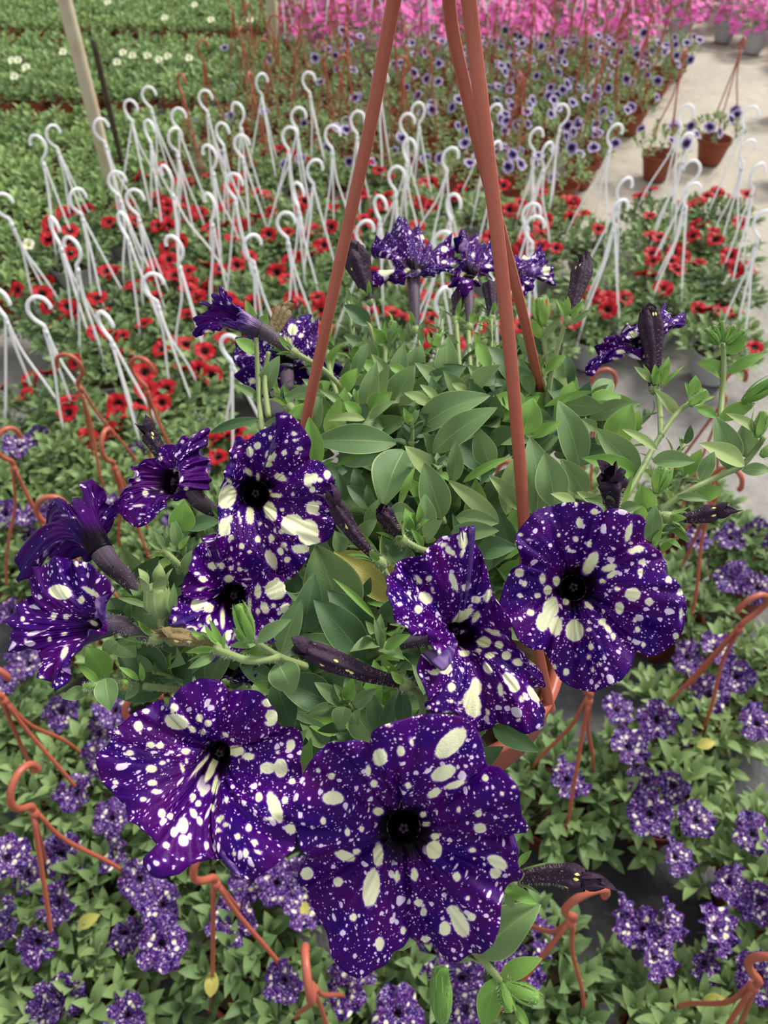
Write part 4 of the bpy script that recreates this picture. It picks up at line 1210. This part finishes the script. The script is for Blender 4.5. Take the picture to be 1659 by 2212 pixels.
# ------------------------------------------------------------------ closed, spent and withered flowers
def withered(base, tip, w0, w1, D0, D1, seed, mat=M_wilt, bend=(0, 0), lobes=5, lobe_len=.012, flecks=3, calyx=True, name='withered_flower', hair=260, size=.013):
    """narrow tube swelling to a crumpled mouth with pointed lobes; widths are in photograph pixels"""
    r = random.Random(seed)
    mid = ((base[0] + tip[0]) / 2 + bend[0], (base[1] + tip[1]) / 2 + bend[1])
    A, M_, Z = W(base[0], base[1], D0), W(mid[0], mid[1], (D0 + D1) / 2), W(tip[0], tip[1], D1)
    P = smooth_path([A, M_, Z], 26)
    t = np.linspace(0, 1, 26)
    R = (w0 + (w1 - w0) * np.clip(t * 1.25, 0, 1) ** 1.3) / 2 * D0 / F_PX
    R = R * np.where(t > .85, 1 - (t - .85) * 1.6, 1)
    T, N, B = frames(P)
    mb = MB()
    a = np.linspace(0, 2 * math.pi, 30, endpoint=False)
    G = np.zeros((30, 26, 3))
    ph = r.uniform(0, 6.28)
    for k in range(30):
        rr = R * (1 + (.10 + .16 * t) * np.sin(5 * a[k] + ph + 2.2 * t) + .05 * np.sin(11 * a[k] + 7 * t))
        G[k] = P + rr[:, None] * (math.cos(a[k]) * N + math.sin(a[k]) * B)
    mb.grid(G, closed=True, mat=0)
    ax = unit(P[-1] - P[-4])
    for q in range(lobes):
        aa = q * 2 * math.pi / lobes + r.uniform(-.3, .3)
        d = math.cos(aa) * N[-1] + math.sin(aa) * B[-1]
        b = P[-1] - ax * .002 + d * R[-1] * .7
        e = b + unit(ax + d * r.uniform(-.35, .45)) * lobe_len * r.uniform(.6, 1.2)
        leaf(mb, b, e, R[-1] * 2.1, unit(d), r.uniform(-.15, .2), -.5, 7, 4, shape=.62, petiole=.9)
    fuzz(mb, P[:20], R[:20], hair, .0013, 1, r)
    for q in range(flecks):
        t0 = r.randint(15, 24); aa = r.uniform(0, 6.28)
        d = math.cos(aa) * N[t0] + math.sin(aa) * B[t0]
        v = W(0, 0, 0) - P[t0]
        d = unit(unit(v) + d * .9); d = unit(d - T[t0] * np.dot(d, T[t0]))
        c = P[t0] + d * R[t0] * 1.06
        leaf(mb, c - T[t0] * .001, c + T[t0] * .0016, .0013, d, .1, .1, 4, 2, mat=2, shape=1)
    o = hb(mb, name, [mat, M_hair, M_yellow])
    if calyx:
        calyx_at(P[0], unit(P[2] - P[0]), o, r, size)
    return o

withered((1228,688), (1262,572), 18, 40, .52, .53, 31)
withered((1322,1090), (1322,1030), 34, 56, .385, .375, 32, flecks=1, lobe_len=.010, size=.016)
withered((1442,1118), (1548,1106), 14, 34, .40, .39, 33, bend=(4, 6), flecks=2)
withered((818,1212), (724,1090), 17, 34, .395, .385, 34, bend=(-4, 6))
withered((866,1164), (824,1100), 20, 34, .405, .395, 35, flecks=0, lobe_len=.004)
withered((352,990), (322,935), 24, 34, .43, .43, 36, lobe_len=.010, calyx=False)
withered((872,1478), (664,1400), 22, 44, .345, .335, 37, bend=(14, 12), flecks=6, lobe_len=.010, hair=420)
withered((470,1398), (368,1370), 18, 34, .335, .33, 38, mat=M_wilt_brown, bend=(2, -3), lobe_len=.010, hair=360)
withered((1110,1898), (1262,1902), 24, 48, .335, .32, 39, bend=(10, -10), lobe_len=.014, flecks=6, hair=420)
withered((1412,835), (1403,672), 22, 46, .485, .485, 40, bend=(4, 0), lobe_len=.007, flecks=3)
withered((798,648), (766,545), 20, 54, .60, .60, 41, lobe_len=.012, flecks=1)
withered((586,722), (616,668), 26, 34, .50, .505, 42, mat=M_wilt_brown, lobe_len=.012, calyx=False, flecks=0)
withered((1062,684), (1058,612), 18, 30, .60, .61, 43, lobe_len=.004, flecks=0)
withered((985,690), (992,630), 14, 28, .60, .61, 44, lobe_len=.003, flecks=0)

# green buds
def bud(base, tip, w, D0, D1, seed, name='bud', mat=None, n=5, open_=.12):
    r = random.Random(seed)
    A, Z = W(base[0], base[1], D0), W(tip[0], tip[1], D1)
    ax = unit(Z - A); L = np.linalg.norm(Z - A)
    R = w / 2 * D0 / F_PX
    mb = MB()
    P = np.array([A + ax * L * t for t in np.linspace(0, .92, 12)])
    tt = np.linspace(0, 1, 12)
    sweep(mb, P, R * (.55 + .3 * np.sin(tt * 2.6)) , 10, 1)
    e1 = unit(np.cross(ax, [.3, .1, 1])); e2 = np.cross(ax, e1)
    for k in range(n):
        a = k * 2 * math.pi / n + r.random() * .4
        q = math.cos(a) * e1 + math.sin(a) * e2
        b = A + q * R * .5
        leaf(mb, b, b + unit(ax + q * open_ * r.uniform(.3, 1.6)) * L * r.uniform(.85, 1.05), R * 1.3, q, .10, -.3, 9, 4, shape=.8)
    fuzz(mb, P, R * .9, 160, .0014, 2, r)
    return hb(mb, name, [mat or M_leaf_bright, M_leaf_bright, M_hair])
bud((543,1386), (513,1302), 28, .318, .31, 51)
bud((955,2205), (952,2088), 50, .335, .33, 52, open_=.05)
bud((1092,2128), (1168,2160), 36, .335, .33, 53)
bud((1085,2125), (1103,2190), 30, .335, .33, 54)
bud((1605,868), (1680,815), 26, .45, .44, 55)
bud((1490,876), (1528,842), 20, .44, .44, 56, open_=.5)
bud((1418,1066), (1440,1008), 26, .42, .42, 57, open_=.3)
bud((1636,945), (1650,885), 22, .43, .43, 58, open_=.4)
bud((1645,985), (1668,965), 24, .43, .43, 59, mat=M_leaf_bright)
bud((272,1488), (268,1470), 22, .375, .37, 60, mat=M_leaf_yellow)
bud((205,1482), (178,1484), 16, .37, .37, 61, mat=M_leaf_bright)
bud((1172,705), (1165,640), 26, .53, .53, 62, open_=.3)
bud((700,745), (712,690), 16, .53, .53, 63)
bud((935,748), (950,722), 24, .54, .54, 64, open_=.9, mat=M_leaf_bright)
bud((838,742), (852,690), 20, .56, .56, 65, open_=.5)
for k, (bx, by, tx, ty) in enumerate([(1553,742,1540,700),(1560,738,1558,690),(1566,740,1590,702),(1552,745,1522,708),(1570,745,1612,712)]):
    bud((bx, by), (tx, ty), 13, .465, .462, 70 + k, open_=.25)
# dry seed capsule left
mb = MB()
A, Z = W(345, 1330, .375), W(337, 1268, .37)
sweep(mb, smooth_path([A, (A + Z) / 2, Z], 10), np.array([.003, .0042, .0056, .0066, .007, .007, .0068, .0064, .0062, .006]), 12)
ax = unit(Z - A); e1 = unit(np.cross(ax, [0, .4, 1])); e2 = np.cross(ax, e1)
for k in range(5):
    q = math.cos(k * 1.257) * e1 + math.sin(k * 1.257) * e2
    leaf(mb, Z + q * .005, Z + q * .008 + ax * .009, .007, q, -.2, .4, 7, 4, shape=.6, petiole=.8)
fuzz(mb, [A, Z], .005, 120, .0013, 1, hr)
hb(mb, 'seed_capsule', [M_stem, M_hair])

# ------------------------------------------------------------------ leaves, one by one: base, tip, width, distance at base and tip, material, normal tilt
LV = [
 (856,957,673,951,62,.475,.465,''),(894,937,1055,849,66,.505,.49,''),(935,978,1071,878,56,.490,.475,''),(873,973,825,1092,82,.470,.45,''),
 (960,1045,875,963,40,.455,.45,'p'),(954,1120,917,1000,62,.435,.43,''),(918,1158,918,1067,42,.425,.42,''),(916,1162,954,1123,30,.42,.41,''),
 (915,1180,889,1143,16,.418,.41,'b'),(1078,1128,968,1036,34,.445,.44,'p'),(1128,1102,1058,1026,34,.462,.455,'p'),(985,1118,1077,1130,38,.44,.43,''),
 (975,1152,1078,1146,40,.43,.42,''),(1030,1192,1114,1180,46,.43,.42,'d'),(1102,1185,1078,1108,42,.455,.45,'d'),(1094,1112,1112,985,40,.47,.465,'p'),
 (1000,1042,1108,983,18,.47,.465,'b'),(1060,1010,1030,924,48,.485,.475,''),(980,1040,985,953,34,.475,.465,''),(1055,1015,965,935,60,.51,.50,'d'),
 (1160,1115,1149,944,74,.455,.45,''),(1200,1095,1178,978,66,.445,.44,''),(1265,1068,1214,992,48,.455,.45,''),(1252,1012,1208,865,62,.495,.485,''),
 (1220,875,1306,882,42,.52,.51,''),(1176,878,1284,843,17,.51,.50,'b'),(1130,938,1152,860,56,.485,.48,'b'),(1150,945,1213,910,24,.48,.475,'b'),
 (1322,965,1364,873,60,.465,.455,'b'),(1378,1022,1289,926,56,.455,.445,''),(1377,1028,1262,988,40,.44,.43,'b'),(1418,972,1345,926,22,.435,.43,'p'),
 (1245,1088,1190,1066,22,.405,.40,'p'),(1292,1088,1246,1062,20,.40,.40,'p'),(1332,1112,1268,1076,32,.405,.395,''),(1335,1098,1386,1094,24,.395,.39,''),
 (1342,1088,1366,1024,20,.40,.39,'b'),(1400,1102,1385,1048,44,.415,.41,'b'),(1404,1170,1416,1092,38,.395,.39,''),(1443,1128,1488,1171,18,.405,.395,'b'),
 (1426,1190,1460,1163,16,.39,.385,'b'),(1412,1180,1430,1143,14,.39,.385,'b'),(1410,995,1502,997,38,.43,.42,''),(1512,1036,1543,976,30,.425,.42,''),
 (1608,1006,1513,957,40,.43,.425,'p'),(1582,1018,1548,900,54,.445,.44,''),(1618,990,1606,915,44,.445,.44,''),(1640,936,1571,892,22,.435,.43,'p'),
 (1602,1017,1668,1015,28,.435,.43,''),(1462,1072,1532,1080,18,.425,.42,''),(1500,1078,1562,1056,36,.445,.44,'b'),(1569,814,1508,782,34,.475,.47,'b'),
 (1569,808,1656,760,24,.475,.47,'b'),(1572,764,1612,724,36,.468,.46,'b'),(1467,898,1413,839,22,.465,.46,'p'),(1494,864,1503,811,28,.46,.455,'b'),
 (1496,868,1480,825,14,.455,.45,'b'),(1413,828,1371,792,17,.485,.48,'p'),(1417,838,1415,786,16,.483,.48,'b'),(1430,832,1445,769,15,.483,.48,'b'),
 (1430,838,1479,788,8,.483,.48,'b'),(1505,880,1550,902,22,.455,.45,'b'),(1553,908,1632,870,32,.455,.45,'b'),(1490,875,1545,855,11,.442,.44,'b'),
 (745,1340,684,1178,118,.41,.40,''),(862,1292,722,1190,80,.435,.43,'y'),(812,1388,709,1275,64,.395,.39,'d'),(785,1418,679,1293,74,.388,.378,'d'),
 (810,1336,720,1248,14,.38,.378,'b'),(654,1366,680,1237,58,.39,.385,'d'),(606,1412,651,1295,50,.362,.355,''),(745,1405,643,1375,36,.39,.385,''),
 (893,1232,833,1176,46,.43,.42,'d'),(825,1402,809,1336,18,.375,.37,''),(832,1402,886,1370,24,.38,.375,'b'),(790,1285,800,1248,20,.415,.41,'d'),
 (776,1062,765,1012,28,.465,.46,'d'),(746,1082,730,1020,28,.465,.46,'d'),(797,1097,750,1048,32,.45,.445,'d'),(800,1097,793,1046,20,.445,.44,'d'),
 (788,1134,820,1077,24,.44,.435,''),(768,1172,814,1120,32,.435,.43,''),(742,1192,724,1147,32,.425,.42,''),(838,1112,897,1108,42,.435,.43,''),
 (862,1097,896,1008,16,.445,.44,'b'),(600,1430,635,1498,64,.348,.34,''),(722,1524,600,1468,74,.392,.385,'d'),(596,1468,630,1578,58,.40,.395,'d'),
 (742,1522,680,1474,32,.38,.375,''),(750,1518,762,1464,28,.378,.375,'b'),(752,1522,722,1478,20,.38,.375,''),(745,1527,732,1577,40,.372,.365,''),
 (732,1532,664,1541,30,.385,.38,''),(748,1570,686,1578,22,.395,.39,'d'),(765,1527,812,1488,28,.378,.37,''),(815,1582,800,1494,38,.39,.385,'d'),
 (828,1582,852,1500,32,.38,.375,'d'),(872,1562,870,1484,36,.375,.37,'d'),(765,1535,810,1605,62,.405,.40,''),(554,1388,628,1337,30,.325,.32,''),
 (481,1394,452,1338,13,.322,.318,'b'),(484,1402,485,1365,9,.322,.32,'b'),(552,1393,496,1395,17,.322,.318,''),(466,1416,406,1444,18,.335,.33,''),
 (442,1382,411,1363,11,.33,.33,'b'),(536,1392,503,1356,13,.32,.315,'b'),(532,1394,507,1374,12,.32,.315,'b'),(390,1148,398,1083,52,.39,.385,'b'),
 (402,1140,476,1126,34,.395,.39,'d'),(350,1187,319,1169,12,.385,.38,''),(355,1183,334,1144,13,.385,.38,''),(384,1182,374,1118,24,.39,.385,''),
 (386,1186,409,1158,12,.385,.38,'b'),(398,1242,414,1188,22,.385,.38,''),(322,1302,275,1253,26,.39,.385,''),(370,1332,376,1260,18,.37,.365,''),
 (322,1312,254,1291,13,.385,.38,''),(336,1362,309,1322,24,.38,.375,''),(230,1468,188,1396,52,.385,.38,'b'),(252,1385,222,1418,32,.39,.385,''),
 (358,1478,252,1380,80,.405,.40,'d'),(248,1388,294,1418,44,.395,.39,''),(385,1495,402,1408,64,.41,.405,'d'),(212,1476,167,1434,17,.375,.37,'b'),
 (190,1490,133,1508,28,.375,.37,''),(228,1465,238,1535,46,.372,.365,''),(300,1470,257,1440,14,.375,.37,'b'),(308,1472,303,1431,12,.375,.37,'b'),
 (300,1482,270,1512,20,.38,.375,''),(1038,2062,1164,1953,86,.345,.34,''),(1085,1918,1162,1952,26,.342,.34,'b'),(1092,1932,1110,1962,18,.34,.34,''),
 (1080,2112,1170,2070,36,.34,.335,'b'),(1072,2112,1044,2222,50,.34,.335,'b'),(1110,2168,1144,2222,18,.338,.335,'b'),(1120,1868,1148,1838,15,.33,.325,'b'),
 (852,2042,896,2034,24,.345,.34,''),(562,862,506,828,19,.53,.525,''),(565,852,603,768,36,.535,.53,''),(553,702,530,647,18,.53,.525,'b'),
 (566,712,577,678,26,.53,.525,'b'),(553,762,508,732,30,.53,.525,'b'),(800,702,744,658,34,.56,.555,'d'),(800,757,742,724,26,.555,.55,'d'),
 (832,742,806,708,22,.56,.555,'b'),(832,744,863,707,22,.56,.555,''),(762,818,794,740,26,.53,.525,''),(850,832,803,764,24,.53,.525,''),
 (850,882,894,788,56,.53,.52,''),(877,812,840,790,24,.53,.525,'b'),(888,848,959,803,28,.535,.53,''),(912,832,937,780,36,.545,.54,''),
 (1002,828,954,794,36,.545,.54,'b'),(1052,832,1012,788,28,.54,.535,''),(928,874,873,847,24,.50,.495,'p'),(946,868,908,830,19,.505,.50,'p'),
 (1012,852,976,827,20,.515,.51,'p'),(787,892,813,782,38,.495,.485,''),(735,852,772,795,32,.51,.505,'b'),(778,900,744,868,30,.49,.485,'b'),
 (800,888,840,848,42,.49,.485,'b'),(798,905,853,864,20,.485,.48,''),(788,906,706,906,20,.48,.475,'p'),(770,868,765,838,10,.49,.49,'b'),
 (702,850,613,855,30,.51,.505,''),(747,882,690,840,18,.505,.50,''),(682,932,692,850,28,.505,.50,''),(690,1004,667,900,38,.465,.46,'b'),
 (885,918,872,880,14,.48,.475,'b'),(886,918,906,885,16,.48,.475,''),(884,912,886,892,14,.475,.47,'b'),(730,990,856,980,52,.495,.485,'d'),
 (722,1008,802,974,12,.475,.47,'b'),(698,1004,722,991,9,.47,.465,'b'),(1150,852,1118,774,28,.535,.53,''),(1095,880,1075,815,52,.535,.53,'d'),
 (1182,872,1222,815,52,.55,.545,'p'),(1140,770,1119,722,20,.54,.535,''),(1178,802,1222,768,24,.53,.525,'b'),(1168,738,1212,683,16,.53,.525,''),
 (1168,732,1148,688,18,.53,.525,'b'),(1224,692,1202,645,14,.52,.515,'b'),(1228,692,1257,658,17,.52,.515,'b'),(1234,702,1278,667,13,.52,.515,''),
 (1022,1235,1068,1192,40,.44,.435,'d'),(715,1110,700,1040,40,.47,.465,'d'),(840,1345,860,1290,50,.43,.425,'d'),(560,905,450,935,22,.45,.45,'d'),
 (640,1280,628,1225,40,.41,.405,'d'),(460,1140,510,1150,24,.42,.42,'d'),(1290,960,1318,930,30,.47,.465,''),(1290,930,1255,905,22,.49,.485,''),
 (600,1520,640,1560,30,.41,.405,'d'),(1060,900,1075,840,50,.52,.515,'d'),(1040,860,1000,815,50,.55,.545,'d'),(905,800,880,765,26,.56,.555,''),
]
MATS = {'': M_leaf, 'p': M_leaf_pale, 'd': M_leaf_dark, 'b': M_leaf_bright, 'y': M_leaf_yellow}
LVS = sorted(LV, key=lambda l: -math.hypot(l[0] - l[2], l[1] - l[3]) * l[4])
small = {}
for i, (bx, by, tx, ty, w, d0, d1, mk) in enumerate(LVS):
    r = random.Random(i * 7 + 1)
    A, Z = W(bx, by, d0), W(tx, ty, d1)
    camv = unit(np.array([0, 0, CAM_H]) - A)
    # a leaf looks partly to the sky and partly outwards
    N = unit(camv * .9 + np.array([0, 0, .5]) + np.array([r.uniform(-.3, .3), r.uniform(-.2, .2), r.uniform(-.1, .2)]))
    ww = w * d0 / F_PX * 1.08
    args = dict(bow=r.uniform(.05, .14), fold=r.uniform(.22, .42), nl=18, nw=8, shape=r.uniform(.78, .92), wav=.05, seed=r.random() * 6)
    if i < 98:
        mb = MB()
        leaf(mb, A, Z, ww, N, **args)
        hb(mb, 'leaf', MATS[mk])
    else:
        mb = small.setdefault('x', MB())
        args.update(nl=11, nw=6)
        leaf(mb, A, Z, ww, N, mat={'': 0, 'p': 1, 'd': 2, 'b': 3, 'y': 4}[mk], **args)
o = hb(small['x'], 'small_leaves', [M_leaf, M_leaf_pale, M_leaf_dark, M_leaf_bright, M_leaf_yellow])
tag(o, None, None, None, 'stuff')

# ------------------------------------------------------------------ stems
for s in [
 [(1330,1110,.42),(1372,1040,.43),(1425,945,.45),(1465,890,.46),(1495,868,.462)],
 [(1428,942,.45),(1426,890,.47),(1420,840,.485)],
 [(1420,1110,.43),(1470,1070,.43),(1560,1025,.44),(1600,1008,.44),(1632,972,.44),(1650,945,.43)],
 [(1556,905,.46),(1560,850,.47),(1563,790,.47),(1562,742,.47)],
 [(1548,912,.46),(1600,872,.455),(1618,860,.452)],
 [(1400,1098,.42),(1415,1070,.42)],
 [(1180,880,.54),(1192,800,.53),(1208,740,.525),(1224,690,.52)],
 [(1188,800,.53),(1178,755,.53),(1172,700,.53)],
 [(600,1420,.34),(540,1427,.33),(500,1415,.33),(466,1402,.333)],
 [(660,1440,.36),(605,1420,.345),(556,1390,.325)],
 [(310,1482,.38),(380,1490,.39),(440,1500,.41)],
 [(200,1484,.372),(240,1470,.38),(300,1482,.385)],
 [(350,1186,.388),(400,1232,.395),(450,1270,.42)],
 [(345,1330,.377),(352,1370,.38),(372,1392,.39)],
 [(1022,2050,.36),(1040,2072,.345),(1076,2112,.34),(1100,2140,.338)],
 [(820,1214,.396),(838,1250,.40),(850,1300,.42)],
 [(870,1166,.406),(905,1185,.41),(940,1192,.425)],
 [(565,930,.50),(560,860,.525),(556,790,.53),(553,710,.53)],
 [(580,900,.51),(572,820,.53),(580,760,.53)],
 [(640,764,.49),(700,800,.50),(750,850,.51),(790,900,.50)],
 [(878,1480,.35),(906,1500,.355),(912,1540,.37),(890,1560,.39)],
 [(812,756,.56),(798,705,.56),(775,680,.56)],
 [(888,760,.57),(880,820,.56),(870,880,.54)],
 [(1012,710,.59),(1015,780,.57),(1020,850,.55)],
 [(1060,692,.60),(1058,770,.58),(1060,850,.55)],
 [(985,695,.59),(992,780,.57),(1000,850,.55)],
 [(832,750,.56),(830,820,.55),(820,880,.52)],
 [(762,700,.57),(758,780,.56),(770,850,.53)],
 [(706,740,.54),(712,800,.53),(730,860,.51)],
 [(925,1000,.46),(940,1060,.45),(960,1130,.44)],
 [(1322,1095,.39),(1325,1130,.41)],
 [(400,1100,.40),(440,1160,.42),(460,1230,.43)],
]:
    stem(s)

# ------------------------------------------------------------------ leafy shoots filling the crown
def shoot(mb, base, tip, n, L, w, r, mats=(0, 0, 1, 2)):
    P = smooth_path([base, (base + tip) / 2 + np.array([r.uniform(-.004, .004), r.uniform(-.004, .004), 0]), tip], 10)
    sweep(mb, P, np.linspace(.0017, .0011, 10), 7, 3)
    fuzz(mb, P, .0014, 50, .0012, 4, r)
    ax = unit(P[-1] - P[0])
    e1 = unit(np.cross(ax, [.2, .4, 1])); e2 = np.cross(ax, e1)
    for k in range(n):
        t = (k + 1) / n
        c = P[min(9, int((.15 + .85 * t) * 9))]
        a = k * 2.4 + r.random()
        q = math.cos(a) * e1 + math.sin(a) * e2
        sp = 1.15 - .75 * t
        ll = L * (1.1 - .6 * t) * r.uniform(.8, 1.2)
        z = c + unit(ax * math.cos(sp) + q * math.sin(sp)) * ll
        leaf(mb, c, z, w * ll / L * r.uniform(.8, 1.2), unit(ax * .7 + np.array([0, 0, .6]) - q * .3), r.uniform(.05, .18), .35, 9, 4, mat=r.choice(mats), shape=.82)
def px_shoot(bx, by, tx, ty, d0, d1, n, L, w, seed):
    mb = MB()
    r = random.Random(seed)
    shoot(mb, W(bx, by, d0), W(tx, ty, d1), n, L, w, r)
    hb(mb, 'shoot', [M_leaf, M_leaf_bright, M_leaf_dark, M_stem, M_hair])
for k, s in enumerate([
 (770,860,752,640,.55,.57,9,.022,.008),(850,870,846,700,.56,.58,10,.026,.009),(900,880,905,735,.57,.585,9,.026,.010),(960,860,955,690,.57,.59,9,.024,.009),
 (1000,860,985,705,.57,.59,9,.024,.009),(1035,860,1040,700,.56,.59,9,.026,.009),(1065,850,1062,690,.57,.59,8,.024,.009),(820,860,790,735,.55,.56,9,.026,.010),
 (730,860,715,760,.53,.54,8,.024,.010),(1185,860,1172,720,.54,.54,8,.022,.008),(930,880,945,750,.55,.57,8,.026,.011),(870,860,870,740,.58,.60,8,.024,.009),
 (1100,860,1110,760,.57,.59,8,.026,.010),(690,900,670,800,.54,.56,7,.026,.011),(640,900,600,840,.53,.54,6,.024,.010),(1245,900,1290,860,.54,.56,6,.024,.010),
 (1440,1080,1480,960,.45,.46,8,.022,.009),(1470,1060,1500,1010,.45,.46,8,.020,.008),(1400,1060,1440,1020,.43,.44,7,.018,.008),(1340,1000,1400,900,.47,.48,8,.024,.010),
 (390,1240,362,1165,.40,.395,8,.020,.008),(420,1240,400,1180,.41,.40,6,.018,.008),(300,1400,250,1340,.40,.40,6,.022,.010),(420,1500,330,1450,.41,.40,6,.022,.010),
 (760,1560,752,1520,.39,.38,7,.020,.009),(830,1400,812,1370,.40,.385,7,.022,.009),(890,1180,905,1130,.43,.42,8,.018,.008),(1400,1200,1420,1150,.40,.395,7,.018,.008),
 (885,1000,888,905,.50,.485,8,.020,.007),(1310,1130,1400,1110,.42,.41,7,.018,.009),(930,1050,935,1010,.46,.45,6,.02,.009),(1130,820,1140,740,.55,.56,7,.024,.009)]):
    px_shoot(*s, seed=300 + k)

# dense inner foliage down in the crown
mb = MB()
r = random.Random(77)
cen = np.array([PX + .004, PY + .035, PZ + .005])
rad = np.array([.105, .105, .105])
for k in range(560):
    a = r.uniform(0, 2 * math.pi); z = r.uniform(-.1, 1)
    q = math.sqrt(max(0, 1 - z * z))
    d = np.array([q * math.cos(a), q * math.sin(a), z])
    c = cen + d * rad * r.uniform(.45, .92)
    dirn = unit(d + np.array([r.uniform(-.7, .7), r.uniform(-.7, .7), r.uniform(-.2, .6)]))
    L = r.uniform(.026, .044)
    if (c - cen)[0] > .055 and (c - cen)[1] < .0: continue
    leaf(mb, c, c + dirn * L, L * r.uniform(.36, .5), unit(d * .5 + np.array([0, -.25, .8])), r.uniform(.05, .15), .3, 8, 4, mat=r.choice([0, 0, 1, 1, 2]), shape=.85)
def fill(cx_, cy_, D_, rx, n, seed, sl=.03):
    r = random.Random(seed)
    c0 = W(cx_, cy_, D_)
    for k in range(n):
        a = r.uniform(0, 2 * math.pi); z = r.uniform(-1, 1); q = math.sqrt(1 - z * z)
        d = np.array([q * math.cos(a) * rx, q * math.sin(a) * .05, z * .035])
        c = c0 + d * r.uniform(.3, 1)
        dirn = unit(np.array([r.uniform(-1, 1), r.uniform(-.6, .6), r.uniform(0, .9)]))
        L = r.uniform(.8, 1.3) * sl
        leaf(mb, c, c + dirn * L, L * r.uniform(.36, .5), unit(np.array([r.uniform(-.3, .3), -.5, .8])), r.uniform(.05, .15), .3, 8, 4, mat=r.choice([0, 0, 1, 1, 2]), shape=.85)
fill(930, 930, .555, .085, 190, 1)
fill(1120, 900, .56, .07, 100, 2)
fill(780, 930, .535, .06, 80, 3)
fill(900, 1570, .455, .06, 90, 4, .026)
fill(720, 1560, .45, .05, 80, 5, .026)
fill(600, 1440, .45, .05, 60, 7, .026)
fill(430, 1350, .44, .05, 70, 8, .026)
o = hb(mb, 'foliage', [M_leaf, M_leaf_dark, M_leaf_bright])
tag(o, None, None, None, 'stuff')
